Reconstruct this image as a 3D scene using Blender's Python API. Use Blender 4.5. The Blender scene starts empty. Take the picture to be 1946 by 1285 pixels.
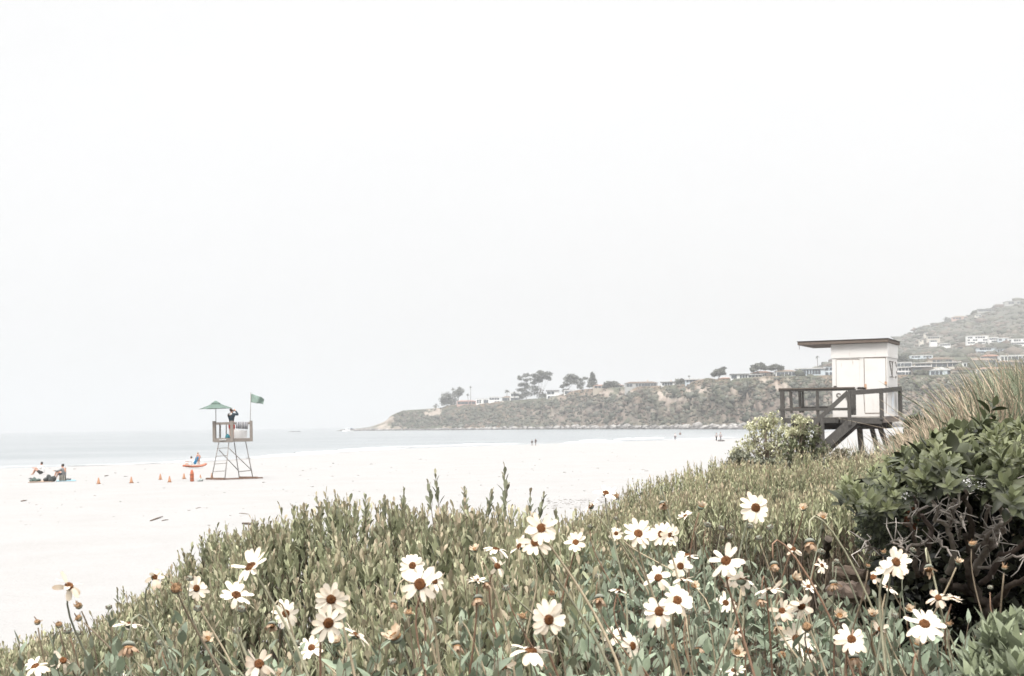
import bpy, bmesh, math, random
import numpy as np
from mathutils import Vector, Matrix
random.seed(11)
rng = np.random.default_rng(11)
SC = bpy.context.scene
COL = SC.collection
R = math.radians

# ------------------------------------------------------------------ camera model (photo pixels 1946 x 1285)
F = 2703.0; CXP = 973.0; CYP = 806.7; ROLL = -R(0.87); CAMZ = 4.5
cR, sR = math.cos(ROLL), math.sin(ROLL)
def P(px, py, Y):
    a = (px - CXP) / F; b = -(py - CYP) / F
    return np.array([Y * (a * cR - b * sR), Y, CAMZ + Y * (a * sR + b * cR)])
def Pn(px, py, Y):
    px = np.asarray(px, float); py = np.asarray(py, float); Y = np.asarray(Y, float)
    a = (px - CXP) / F; b = -(py - CYP) / F
    return np.stack([Y * (a * cR - b * sR), Y + 0 * a, CAMZ + Y * (a * sR + b * cR)], -1)
def interp(x, pts):
    xs = [p[0] for p in pts]; ys = [p[1] for p in pts]
    return np.interp(x, xs, ys)
def sstep(a, b, x):
    t = np.clip((x - a) / (b - a), 0, 1); return t * t * (3 - 2 * t)

# value noise (numpy) for terrain and scatter
_perm = np.random.default_rng(3).random((256, 256))
def vnoise(x, y, seed=0):
    x = np.asarray(x, float) + seed * 17.3; y = np.asarray(y, float) + seed * 9.7
    xi = np.floor(x).astype(int); yi = np.floor(y).astype(int)
    fx = x - xi; fy = y - yi; fx = fx * fx * (3 - 2 * fx); fy = fy * fy * (3 - 2 * fy)
    g = lambda i, j: _perm[i % 256, j % 256]
    return (g(xi, yi) * (1 - fx) + g(xi + 1, yi) * fx) * (1 - fy) + (g(xi, yi + 1) * (1 - fx) + g(xi + 1, yi + 1) * fx) * fy
def fbm(x, y, oct=4, seed=0):
    s = 0; a = 1; t = 0
    for o in range(oct):
        s = s + a * vnoise(np.asarray(x) * 2 ** o, np.asarray(y) * 2 ** o, seed + o * 5); t += a; a *= .5
    return s / t

# ------------------------------------------------------------------ tagging / object helpers
def tag(o, label=None, cat=None, group=None, kind=None):
    if label: o['label'] = label
    if cat: o['category'] = cat
    if group: o['group'] = group
    if kind: o['kind'] = kind
    return o
def empty(name, loc, label=None, cat=None, group=None):
    o = bpy.data.objects.new(name, None); COL.objects.link(o)
    o.location = [float(v) for v in loc]; o.empty_display_size = .1
    return tag(o, label, cat, group)
def origin(o):
    v = np.zeros(3)
    while o is not None:
        v += np.array(o.location); o = o.parent
    return v
def link_mesh(name, me, m=None, parent=None):
    o = bpy.data.objects.new(name, me); COL.objects.link(o)
    if m is not None and len(me.materials) == 0: me.materials.append(m)
    if parent is not None: o.parent = parent
    return o
def np_mesh(name, V, Q, tint=None, m=None, parent=None, smooth=False, extra=None):
    """V (n,3) world verts, Q (m,4) or (m,3) faces; verts are shifted to the parent's frame."""
    V = np.asarray(V, np.float32)
    if parent is not None: V = V - origin(parent).astype(np.float32)
    me = bpy.data.meshes.new(name); n = len(V); k = Q.shape[1]; f = len(Q)
    me.vertices.add(n); me.vertices.foreach_set('co', V.ravel())
    me.loops.add(f * k); me.loops.foreach_set('vertex_index', Q.astype(np.int32).ravel())
    me.polygons.add(f)
    me.polygons.foreach_set('loop_start', (np.arange(f) * k).astype(np.int32))
    if smooth: me.polygons.foreach_set('use_smooth', np.ones(f, bool))
    me.update(calc_edges=True)
    for nm, arr in ([('tint', tint)] if tint is not None else []) + (extra or []):
        if arr.ndim == 2:
            a = me.attributes.new(nm, 'FLOAT_COLOR', 'POINT')
            c = np.ones((n, 4), np.float32); c[:, :3] = arr; a.data.foreach_set('color', c.ravel())
        else:
            a = me.attributes.new(nm, 'FLOAT', 'POINT'); a.data.foreach_set('value', arr.astype(np.float32))
    me.validate()
    return link_mesh(name, me, m, parent)

class MB:
    """collects boxes, beams, tubes ... in world space; build() links them as ONE mesh object"""
    def __init__(s): s.V = []; s.F = []; s.T = []
    def add(s, V, Fs, col=None):
        b = len(s.V); s.V += [tuple(float(c) for c in v) for v in V]
        s.F += [tuple(i + b for i in f) for f in Fs]; s.T += [col or (1, 1, 1)] * len(V); return s
    def frame_box(s, c, ax, ay, az, col=None):
        c = np.array(c, float); V = []
        for k in (-1, 1):
            for j in (-1, 1):
                for i in (-1, 1): V.append(c + i * ax + j * ay + k * az)
        return s.add(V, [(0, 2, 3, 1), (4, 5, 7, 6), (0, 1, 5, 4), (2, 6, 7, 3), (0, 4, 6, 2), (1, 3, 7, 5)], col)
    def box(s, c, size, yaw=0, col=None):
        cy, sy = math.cos(yaw), math.sin(yaw)
        return s.frame_box(c, np.array([cy, sy, 0]) * size[0] / 2, np.array([-sy, cy, 0]) * size[1] / 2, np.array([0, 0, 1]) * size[2] / 2, col)
    def beam(s, A, B, w, h, up=(0, 0, 1), ext=0, col=None):
        A = np.array(A, float); B = np.array(B, float); d = B - A; L = np.linalg.norm(d); d /= L
        A = A - d * ext; B = B + d * ext; L += 2 * ext
        side = np.cross(d, up)
        if np.linalg.norm(side) < 1e-4: side = np.cross(d, (1, 0, 0))
        side /= np.linalg.norm(side); u = np.cross(side, d)
        return s.frame_box((A + B) / 2, d * L / 2, side * w / 2, u * h / 2, col)
    def tube(s, pts, rad, n=8, cap=True, col=None):
        pts = [np.array(p, float) for p in pts]
        if not hasattr(rad, '__len__'): rad = [rad] * len(pts)
        V = []; Fs = []; ref = None
        for i, p in enumerate(pts):
            d = pts[min(i + 1, len(pts) - 1)] - pts[max(i - 1, 0)]; d = d / (np.linalg.norm(d) + 1e-9)
            if ref is None: ref = np.array([1, 0, 0]) if abs(d[0]) < .8 else np.array([0, 1, 0])
            a = np.cross(d, ref); a /= np.linalg.norm(a) + 1e-9; b = np.cross(d, a); ref = np.cross(a, d)
            for k in range(n):
                t = 2 * math.pi * k / n; V.append(p + rad[i] * (math.cos(t) * a + math.sin(t) * b))
        for i in range(len(pts) - 1):
            for k in range(n):
                k2 = (k + 1) % n; Fs.append((i * n + k, i * n + k2, (i + 1) * n + k2, (i + 1) * n + k))
        if cap: Fs += [tuple(range(n))[::-1], tuple((len(pts) - 1) * n + k for k in range(n))]
        return s.add(V, Fs, col)
    def lathe(s, c, prof, n=16, axis=(0, 0, 1), col=None, squash=(1, 1)):
        c = np.array(c, float); z = np.array(axis, float); z /= np.linalg.norm(z)
        a = np.cross(z, (0, 1, 0) if abs(z[1]) < .9 else (1, 0, 0)); a /= np.linalg.norm(a); b = np.cross(z, a)
        V = []; Fs = []
        for (r, h) in prof:
            for k in range(n):
                t = 2 * math.pi * k / n; V.append(c + z * h + r * (math.cos(t) * a * squash[0] + math.sin(t) * b * squash[1]))
        for i in range(len(prof) - 1):
            for k in range(n):
                k2 = (k + 1) % n; Fs.append((i * n + k, i * n + k2, (i + 1) * n + k2, (i + 1) * n + k))
        Fs += [tuple(range(n))[::-1], tuple((len(prof) - 1) * n + k for k in range(n))]
        return s.add(V, Fs, col)
    def blob(s, c, r, sub=2, amp=.15, seed=0, col=None):
        bm = bmesh.new(); bmesh.ops.create_icosphere(bm, subdivisions=sub, radius=1)
        rr = random.Random(seed); ph = [rr.uniform(0, 6) for _ in range(6)]; V = []
        for v in bm.verts:
            p = v.co; k = 1 + amp * (math.sin(3 * p.x + ph[0]) + math.sin(4 * p.y + ph[1]) + math.sin(3.5 * p.z + ph[2]) + .6 * math.sin(7 * p.x + 5 * p.y + ph[3]))
            V.append(np.array(c) + np.array([p.x * r[0], p.y * r[1], p.z * r[2]]) * k)
        Fs = [tuple(v.index for v in f.verts) for f in bm.faces]; bm.free()
        return s.add(V, Fs, col)
    def build(s, name, m, parent=None, smooth=False, bevel=0):
        o_ = origin(parent) if parent is not None else np.zeros(3)
        me = bpy.data.meshes.new(name); me.from_pydata([tuple(np.array(v) - o_) for v in s.V], [], s.F)
        a = me.attributes.new('tint', 'FLOAT_COLOR', 'POINT')
        a.data.foreach_set('color', np.array([(*t, 1) for t in s.T], np.float32).ravel())
        if smooth: me.polygons.foreach_set('use_smooth', np.ones(len(me.polygons), bool))
        me.update(); o = link_mesh(name, me, m, parent)
        if bevel:
            b = o.modifiers.new('bevel', 'BEVEL'); b.width = bevel; b.segments = 2; b.limit_method = 'ANGLE'
        return o

# ------------------------------------------------------------------ materials
def newmat(name):
    m = bpy.data.materials.new(name); m.use_nodes = True
    nt = m.node_tree; return m, nt, nt.nodes['Principled BSDF'], nt.nodes, nt.links
def mixc(nt, fac, a, b, blend='MIX'):
    n = nt.nodes.new('ShaderNodeMix'); n.data_type = 'RGBA'; n.blend_type = blend
    for sock, v in ((n.inputs[0], fac), (n.inputs[6], a), (n.inputs[7], b)):
        if hasattr(v, 'is_linked'): nt.links.new(v, sock)
        elif hasattr(v, '__len__'): sock.default_value = (*v[:3], 1)
        else: sock.default_value = v
    return n.outputs[2]
def noise(nt, scale, detail=4, rough=.55, coord='Object', stretch=None):
    tc = nt.nodes.new('ShaderNodeTexCoord'); n = nt.nodes.new('ShaderNodeTexNoise')
    n.inputs['Scale'].default_value = scale; n.inputs['Detail'].default_value = detail; n.inputs['Roughness'].default_value = rough
    src = tc.outputs[coord]
    if stretch:
        mp = nt.nodes.new('ShaderNodeMapping'); mp.inputs['Scale'].default_value = stretch
        nt.links.new(src, mp.inputs[0]); src = mp.outputs[0]
    nt.links.new(src, n.inputs['Vector']); return n.outputs['Fac']
def ramp(nt, src, lo, hi):
    n = nt.nodes.new('ShaderNodeMapRange'); n.inputs[1].default_value = lo; n.inputs[2].default_value = hi
    n.interpolation_type = 'SMOOTHSTEP'; nt.links.new(src, n.inputs[0]); return n.outputs[0]
def bump(nt, bs, src, strength, dist):
    b = nt.nodes.new('ShaderNodeBump'); b.inputs['Strength'].default_value = strength; b.inputs['Distance'].default_value = dist
    nt.links.new(src, b.inputs['Height']); nt.links.new(b.outputs[0], bs.inputs['Normal'])
def plain(name, c, c2=None, scale=8, rough=.6, lo=.35, hi=.65, bmp=0, stretch=None, spec=.3, metal=0, detail=5):
    m, nt, bs, N, L = newmat(name)
    f = noise(nt, scale, detail, .6, 'Object', stretch)
    c2 = c2 or tuple(x * .8 for x in c)
    L.new(mixc(nt, ramp(nt, f, lo, hi), c, c2), bs.inputs['Base Color'])
    bs.inputs['Roughness'].default_value = rough; bs.inputs['Specular IOR Level'].default_value = spec; bs.inputs['Metallic'].default_value = metal
    if bmp: bump(nt, bs, f, .6, bmp)
    return m
def tinted(name, rough=.6, spec=.25, transl=.25, var=.25, scale=40):
    """base colour comes from the mesh's own 'tint' attribute with a little noise"""
    m, nt, bs, N, L = newmat(name)
    a = N.new('ShaderNodeAttribute'); a.attribute_name = 'tint'
    f = noise(nt, scale, 3); c = mixc(nt, var, a.outputs['Color'], mixc(nt, ramp(nt, f, .3, .7), (.55, .55, .55), (1.3, 1.3, 1.3)), 'MULTIPLY')
    L.new(c, bs.inputs['Base Color']); bs.inputs['Roughness'].default_value = rough; bs.inputs['Specular IOR Level'].default_value = spec
    if transl:
        t = N.new('ShaderNodeBsdfTranslucent'); L.new(c, t.inputs['Color']); mx = N.new('ShaderNodeMixShader'); mx.inputs[0].default_value = transl
        L.new(bs.outputs[0], mx.inputs[1]); L.new(t.outputs[0], mx.inputs[2]); L.new(mx.outputs[0], N['Material Output'].inputs['Surface'])
    return m

M = {}
M['leaf'] = tinted('sage_leaf', .55, .25, .2)
M['bigleaf'] = tinted('glossy_leaf', .48, .28, .2, .25, 30)
M['petal'] = tinted('cream_petal', .7, .1, .3, .12, 60)
M['stem'] = tinted('stem', .7, .15, 0, .3, 60)
M['bark'] = tinted('bark', .85, .1, 0, .6, 35)
M['paint'] = tinted('painted', .6, .25, 0, .12, 3)
M['cloth'] = tinted('cloth', .85, .1, 0, .2, 12)
M['scrub'] = tinted('scrub', .9, .05, 0, .5, .9)
M['rock'] = tinted('rock', .85, .15, 0, .5, .8)
M['skin'] = plain('skin', (.42, .24, .17), (.38, .2, .14), 10, .6)

# ------------------------------------------------------------------ render / view
vs = SC.view_settings; vs.view_transform = 'Standard'; vs.look = 'None'; vs.gamma = 1; vs.use_curve_mapping = False; vs.exposure = EXPO = 1.3
SC.render.engine = 'CYCLES'
cy = SC.cycles; cy.use_denoising = True; cy.max_bounces = 8; cy.diffuse_bounces = 3; cy.glossy_bounces = 2; cy.transmission_bounces = 3
cy.volume_bounces = 1; cy.transparent_max_bounces = 8; cy.caustics_reflective = False; cy.caustics_refractive = False
cy.sample_clamp_indirect = 10

# ------------------------------------------------------------------ camera
cam = bpy.data.cameras.new('camera'); co = bpy.data.objects.new('camera', cam); COL.objects.link(co); SC.camera = co
cam.sensor_width = 36; cam.lens = 36 * F / 1946; cam.clip_start = .05; cam.clip_end = 60000
cam.shift_y = (CYP - 642.5) / 1946
co.matrix_world = Matrix(((cR, -sR, 0, 0), (0, 0, -1, 0), (sR, cR, 0, CAMZ), (0, 0, 0, 1)))
cam.dof.use_dof = True; cam.dof.focus_distance = 6.0; cam.dof.aperture_fstop = 15.0

# ------------------------------------------------------------------ light: bright overcast sky + one very soft sun
SUN_EL, SUN_AZ = R(52), R(-168)     # azimuth measured from +Y towards +X : high, behind-left of the camera
w = bpy.data.worlds.new('World'); SC.world = w; w.use_nodes = True; nt = w.node_tree
bg = nt.nodes['Background']; sky = nt.nodes.new('ShaderNodeTexSky'); sky.sky_type = 'NISHITA'; sky.sun_disc = False
sky.sun_elevation = SUN_EL; sky.sun_rotation = SUN_AZ; sky.dust_density = 6; sky.air_density = 1; sky.ozone_density = 1
hs = nt.nodes.new('ShaderNodeHueSaturation'); hs.inputs['Saturation'].default_value = .12; nt.links.new(sky.outputs[0], hs.inputs['Color'])
SKY_GREY = 4.18
flat = mixc(nt, .9, hs.outputs[0], (SKY_GREY * 1.0, SKY_GREY * .998, SKY_GREY * 1.0))       # cloud deck evens the sky out
tc = nt.nodes.new('ShaderNodeTexCoord'); sx = nt.nodes.new('ShaderNodeSeparateXYZ'); nt.links.new(tc.outputs['Generated'], sx.inputs[0])
mr = nt.nodes.new('ShaderNodeMapRange'); nt.links.new(sx.outputs[2], mr.inputs[0])        # overcast: zenith brighter than the horizon
mr.interpolation_type = 'SMOOTHSTEP'; mr.inputs[1].default_value = .27; mr.inputs[2].default_value = 1; mr.inputs[3].default_value = 1.0; mr.inputs[4].default_value = 4.0
m2 = nt.nodes.new('ShaderNodeMapRange'); nt.links.new(sx.outputs[2], m2.inputs[0]); m2.inputs[1].default_value = 0; m2.inputs[2].default_value = .22; m2.inputs[3].default_value = .95; m2.inputs[4].default_value = 1.0
cl = noise(nt, 2.2, 4, .5, 'Generated', (1, 1, 3)); cm = nt.nodes.new('ShaderNodeMapRange'); nt.links.new(cl, cm.inputs[0])
cm.inputs[1].default_value = .3; cm.inputs[2].default_value = .7; cm.inputs[3].default_value = .985; cm.inputs[4].default_value = 1.015
mu = nt.nodes.new('ShaderNodeMath'); mu.operation = 'MULTIPLY'; nt.links.new(mr.outputs[0], mu.inputs[0]); nt.links.new(cm.outputs[0], mu.inputs[1]); mu2 = nt.nodes.new('ShaderNodeMath'); mu2.operation = 'MULTIPLY'; nt.links.new(mu.outputs[0], mu2.inputs[0]); nt.links.new(m2.outputs[0], mu2.inputs[1])
vm = nt.nodes.new('ShaderNodeVectorMath'); vm.operation = 'SCALE'; nt.links.new(flat, vm.inputs[0]); nt.links.new(mu2.outputs[0], vm.inputs['Scale'])
nt.links.new(vm.outputs[0], bg.inputs['Color']); bg.inputs['Strength'].default_value = .1
sl = bpy.data.lights.new('sun', 'SUN'); sl.energy = 1.5; sl.angle = R(22); sl.color = (1, .96, .9)
so = bpy.data.objects.new('sun', sl); COL.objects.link(so)
sd = Vector((math.sin(SUN_AZ) * math.cos(SUN_EL), math.cos(SUN_AZ) * math.cos(SUN_EL), math.sin(SUN_EL)))
so.rotation_euler = sd.to_track_quat('Z', 'Y').to_euler(); so.location = (0, -20, 60)

# ------------------------------------------------------------------ shoreline, sand, dune
SHORE = np.array([(-900, -520), (-400, -120), (-61, 170), (-44, 186), (-39, 221), (-27, 264), (3, 304), (40, 329), (52, 350), (75, 400), (120, 540), (160, 640), (215, 690), (300, 700), (900, 500), (2500, 300)], float)
def shore_d(X, Y):
    """signed distance to the waterline, positive on land"""
    X = np.asarray(X, float); Y = np.asarray(Y, float); best = np.full(X.shape, 1e9); sg = np.ones(X.shape)
    for (ax, ay), (bx, by) in zip(SHORE[:-1], SHORE[1:]):
        dx, dy = bx - ax, by - ay; t = np.clip(((X - ax) * dx + (Y - ay) * dy) / (dx * dx + dy * dy), 0, 1)
        qx = X - ax - t * dx; qy = Y - ay - t * dy; d = np.hypot(qx, qy); s = -np.sign(dx * qy - dy * qx)
        m_ = d < best; best = np.where(m_, d, best); sg = np.where(m_, s, sg)
    return best * sg
def sand_z(X, Y):
    d = shore_d(X, Y)
    z = np.interp(d, [-300, -40, 0, 12, 40, 75, 105, 160, 300], [-9, -1.6, 0, .45, 1.0, 1.5, 1.66, 1.75, 1.95])
    return z
EDGE = [(-8, 9), (-3.3, 10.2), (-2.1, 9.2), (-1.2, 8.3), (0, 7.6), (.5, 9.6), (1.1, 12.2), (2, 14.5), (2.7, 17), (4, 20), (6, 25), (12, 36), (40, 60)]
BANK = [(-9, 1.8), (-5, 2.1), (-3.2, 2.62), (-2.1, 3.1), (-1.2, 3.5), (-.3, 3.68), (.3, 3.55), (1.1, 3.68), (1.9, 3.78), (3, 3.85), (5, 4.0), (12, 4.4), (40, 4.8)]
def dune(X, Y):
    X = np.asarray(X, float); Y = np.asarray(Y, float)
    e = np.interp(X, *zip(*EDGE)); b = np.interp(X / np.maximum(Y, 4) * 7, *zip(*BANK)) + .06 * (fbm(X * 1.3, Y * 1.3) - .5)
    return e, b
def ground_z(X, Y):
    s_ = sand_z(X, Y); e, b = dune(X, Y)
    b = np.where(Y < 2.6, 2.9 + (b - 2.9) * sstep(1.4, 2.6, Y), b)
    b = b - .55 * sstep(.75, 1.15, X) * sstep(3.1, 3.7, Y) * sstep(6.4, 5.8, Y) - .30 * sstep(.5, 1.0, X) * sstep(5.2, 5.8, Y) * sstep(9.5, 8, Y)
    s = sstep(0, 1, (e + 1.6 - Y) / 3.2) * sstep(-11, -7, X)
    z = s_ + np.maximum(b - s_, 0) * s
    near = sstep(120, 30, np.hypot(X, Y - 20)) * (1 - s)
    return z + near * (.05 * (fbm(X * .35, Y * .35, 3, 2) - .5) + .03 * (fbm(X * 1.6, Y * 1.6, 3, 4) - .5))
def Gp(px, py, lo=8., hi=700.):
    """where the sight line through a photo pixel meets the sand"""
    Ys = np.geomspace(lo, hi, 1500); p = Pn(np.full(1500, px), np.full(1500, py), Ys)
    d = p[:, 2] - sand_z(p[:, 0], p[:, 1]); i = np.argmax(d < 0)
    return np.array([p[i, 0], p[i, 1], float(ground_z(p[i:i+1, 0], p[i:i+1, 1])[0])])

def grid_mesh(name, xs, ys, zf, m):
    X, Y = np.meshgrid(xs, ys); Z = zf(X, Y); V = np.stack([X, Y, Z], -1).reshape(-1, 3); nx, ny = len(xs), len(ys)
    i = np.arange(nx - 1)[None, :] + np.arange(ny - 1)[:, None] * nx; Q = np.stack([i, i + 1, i + nx + 1, i + nx], -1).reshape(-1, 4)
    return V, Q
def axis(*segs):
    out = []
    for a, b, st in segs: out += list(np.arange(a, b, st))
    out.append(segs[-1][1]); return np.array(out)

m, nt, bs, N, L = newmat('pale_sand')
f1 = noise(nt, .35, 6, .6); f2 = noise(nt, 3.5, 5, .7); f3 = noise(nt, 60, 3, .6)
c = mixc(nt, ramp(nt, f1, .35, .7), (.306, .303, .300), (.282, .278, .272)); c = mixc(nt, ramp(nt, f3, .3, .75), c, (.232, .224, .217))
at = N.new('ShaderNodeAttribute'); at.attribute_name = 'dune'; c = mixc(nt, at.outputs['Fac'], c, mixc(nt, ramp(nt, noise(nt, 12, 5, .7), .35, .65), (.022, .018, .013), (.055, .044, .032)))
at2 = N.new('ShaderNodeAttribute'); at2.attribute_name = 'wet'; c = mixc(nt, at2.outputs['Fac'], c, (.205, .19, .178))
L.new(c, bs.inputs['Base Color']); bs.inputs['Roughness'].default_value = .9; bs.inputs['Specular IOR Level'].default_value = .15
ad = N.new('ShaderNodeMath'); ad.operation = 'MULTIPLY_ADD'; L.new(f2, ad.inputs[0]); ad.inputs[1].default_value = 1; L.new(f1, ad.inputs[2]); bump(nt, bs, ad.outputs[0], .5, .10)
M['sand'] = m
xs = axis((-2600, -700, 120), (-700, -150, 22), (-150, -14, 2.5), (-14, -5, .5), (-5, 5, .14), (5, 14, .5), (14, 60, 2), (60, 420, 8), (420, 2600, 120))
ys = axis((-700, -60, 60), (-60, 0, 6), (0, 14, .14), (14, 40, .4), (40, 130, 1.5), (130, 380, 3), (380, 800, 8), (800, 3200, 160))
V, Q = grid_mesh('sand', xs, ys, ground_z, None)
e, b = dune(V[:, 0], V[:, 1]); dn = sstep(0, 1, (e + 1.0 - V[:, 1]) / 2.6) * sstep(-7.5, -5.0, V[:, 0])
sdv = shore_d(V[:, 0], V[:, 1]); wet = np.clip(1 - np.abs(sdv - 1) / 7, 0, 1) * .8
tag(np_mesh('beach_ground', V, Q, None, m, None, True, [('dune', dn), ('wet', wet)]), kind='structure')

# ------------------------------------------------------------------ sea
m, nt, bs, N, L = newmat('sea_water')
at = N.new('ShaderNodeAttribute'); at.attribute_name = 'shore'
fb = noise(nt, .02, 3, .5, 'Object', (.4, 1.6, 1)); deep = mixc(nt, ramp(nt, fb, .35, .65), (.14, .157, .165), (.205, .217, .223))
L.new(mixc(nt, at.outputs['Fac'], deep, (.225, .235, .24)), bs.inputs['Base Color'])
bs.inputs['Roughness'].default_value = .28; bs.inputs['IOR'].default_value = 1.33
n1 = noise(nt, .22, 5, .6, 'Object', (.6, 1.5, 1)); n2 = noise(nt, 1.6, 4, .6, 'Object', (.7, 1.3, 1))
ad = N.new('ShaderNodeMath'); ad.operation = 'MULTIPLY_ADD'; L.new(n2, ad.inputs[0]); ad.inputs[1].default_value = .25; L.new(n1, ad.inputs[2]); bump(nt, bs, ad.outputs[0], .55, 1.2)
M['sea'] = m
xs = axis((-15000, -3000, 1500), (-3000, -300, 150), (-300, -70, 8), (-70, 70, 1.6), (70, 260, 5), (260, 900, 80), (900, 9000, 900))
ys = axis((-600, 100, 100), (100, 150, 6), (150, 380, 1.2), (380, 720, 4), (720, 1500, 30), (1500, 14000, 500))
def wave_z(X, Y):
    d = -shore_d(X, Y); ph = fbm(X * .02, Y * .02, 3, 9) * 9
    a = .16 * np.exp(-((d - 9) / 9) ** 2) + .10 * np.exp(-((d - 40) / 35) ** 2)
    return a * (np.maximum(np.sin(d * .33 + ph), 0) ** 3) * sstep(-6, 4, d)
V, Q = grid_mesh('sea', xs, ys, wave_z, None); d = -shore_d(V[:, 0], V[:, 1])
keep = (d[Q] > -14).any(1); Q = Q[keep]
tag(np_mesh('sea_water', V, Q, None, M['sea'], None, True, [('shore', np.clip(1 - d / 70, 0, 1) ** 1.6)]), kind='structure')

# broken white water: long low ridges of foam lying on the sea along the shore
M['foam'] = plain('sea_foam', (.5, .5, .5), (.36, .375, .38), .7, .9)
fv = []; fq = []; nb = 0
def foam_strip(pts, width, h):
    global nb
    pts = np.array(pts, float); n = 60; t = np.linspace(0, 1, n); seg = np.linspace(0, 1, len(pts))
    c = np.stack([np.interp(t, seg, pts[:, 0]), np.interp(t, seg, pts[:, 1])], 1); dr = np.gradient(c, axis=0); dr /= np.linalg.norm(dr, axis=1)[:, None]; nr = np.stack([-dr[:, 1], dr[:, 0]], 1)
    ws = width * np.sin(math.pi * np.clip(t, .01, .99)) ** .5 * (.5 + fbm(t * 14, t * 0 + nb, 3)); rows = []
    for k, (u, z) in enumerate(((-1, -.05), (-.55, .7), (-.1, 1), (.5, .45), (1, -.05))):
        jx = (fbm(t * 22, t * 0 + k * 3 + nb, 3) - .5) * width * .6
        pz = wave_z(c[:, 0], c[:, 1]) + .03 + h * z * (.4 + fbm(t * 25, t * 0 + k + nb, 3)) * np.sin(math.pi * np.clip(t, .02, .98)) ** .4
        rows.append(np.stack([c[:, 0] + nr[:, 0] * (u * ws + jx * .5), c[:, 1] + nr[:, 1] * (u * ws + jx * .5), pz], 1))
    G = np.stack(rows, 1).reshape(-1, 3); k = 5; i = np.arange(n - 1)[:, None] * k + np.arange(k - 1)[None]; fq.append(np.stack([i, i + 1, i + k + 1, i + k], -1).reshape(-1, 4) + nb); fv.append(G); nb += len(G)
def sea_pt(px, py): p = P(px, py, 1); t = CAMZ / (CAMZ - p[2]); return (p[0] * t, t)
for (a, b, wd, h) in [((300, 880.5), (420, 872), 1.6, .12), ((470, 872), (640, 860.5), 2.4, .35), ((560, 861), (780, 852), 2.2, .2), ((800, 849), (1000, 844), 2.6, .25), ((1070, 842.5), (1180, 839.5), 2.6, .42), ((1165, 836), (1260, 833), 2.6, .4), ((1100, 838), (1150, 836.5), 2, .3), ((0, 888), (150, 884), 1.1, .10), ((640, 856), (860, 847.5), 2, .14), ((520, 866), (600, 862), 1.5, .2), ((1260, 836), (1400, 833), 1.8, .2), ((130, 887), (330, 880), 1.0, .08)]:
    foam_strip([sea_pt(*a), sea_pt((a[0] + b[0]) / 2, (a[1] + b[1]) / 2 + .4), sea_pt(*b)], wd, h)
tag(np_mesh('sea_foam', np.concatenate(fv), np.concatenate(fq), None, M['foam'], None, True), 'white foam of small waves breaking along the shore', 'foam', kind='stuff')
# ================================================================== HEADLAND, HILL, HAZE
YB = [(640, 1600), (668, 1560), (760, 1480), (850, 1360), (1000, 1216), (1200, 960), (1400, 770), (1650, 740), (1800, 705), (1946, 660), (2400, 600)]
RUN = [(640, 4), (668, 10), (720, 36), (800, 60), (850, 80), (1000, 90), (1200, 80), (1400, 75), (1700, 105), (2400, 140)]
TOP = [(640, 818.5), (656, 817), (668, 815.6), (688, 813.6), (702, 811.5), (716, 807.5), (728, 802.5), (736, 798), (741, 791.5), (752, 786), (765, 781), (780, 779.5), (800, 778.5), (825, 776.5), (838, 775.5), (850, 771), (868, 769.5), (905, 768.5), (930, 766), (960, 762), (990, 760), (1030, 757), (1060, 752), (1075, 747), (1100, 741), (1130, 738), (1190, 735.5), (1250, 733.5), (1300, 731), (1320, 724), (1345, 718), (1370, 722), (1400, 719.5), (1440, 716), (1470, 715), (1510, 714.5), (1580, 713.5), (1700, 713), (1760, 714.5), (1810, 711), (1850, 709.5), (1946, 707), (2400, 690)]
def yb(px): return interp(px, YB)
def ytop(px): return interp(px, YB) + 8 + interp(px, RUN)
HL = []                                  # columns of the headland sheet
hpx = np.concatenate([np.arange(640, 1000, 2.5), np.arange(1000, 2402, 3.5)]); T = np.concatenate([[-.12, -.06, -.02], np.linspace(0, 1, 46)])
PX, TT = np.meshgrid(hpx, T, indexing='ij')
yb_ = yb(PX); run_ = interp(PX, RUN); yt_ = yb_ + 8 + run_; zt_ = Pn(PX, interp(PX, TOP), yt_)[..., 2]
gul = np.abs(fbm(PX * .055 + TT * .6, TT * .7, 4, 14) - .5) * 2
bump1 = fbm(PX * .035, TT * 2.2, 5, 1) - .5; bump2 = fbm(PX * .13, TT * 5, 4, 3) - .5
tt = np.clip(TT, 0, 1); env = np.sin(math.pi * tt) ** .7
Yc = yb_ + np.where(TT < 0, TT * 60, 8 * np.minimum(tt * 8, 1) + run_ * tt ** 1.15) + env * (bump1 * .5 * run_ + bump2 * .2 * run_ + (gul - .3) * .55 * run_ * sstep(930, 1060, PX))
ztoe = np.minimum(1.6, .5 * zt_)
Zc = np.where(TT < 0, TT * 22, np.where(tt < .06, ztoe * tt / .06, ztoe + (zt_ - ztoe) * ((tt - .06) / .94) ** .9)) + env * (bump2 * .07 * zt_)
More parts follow.
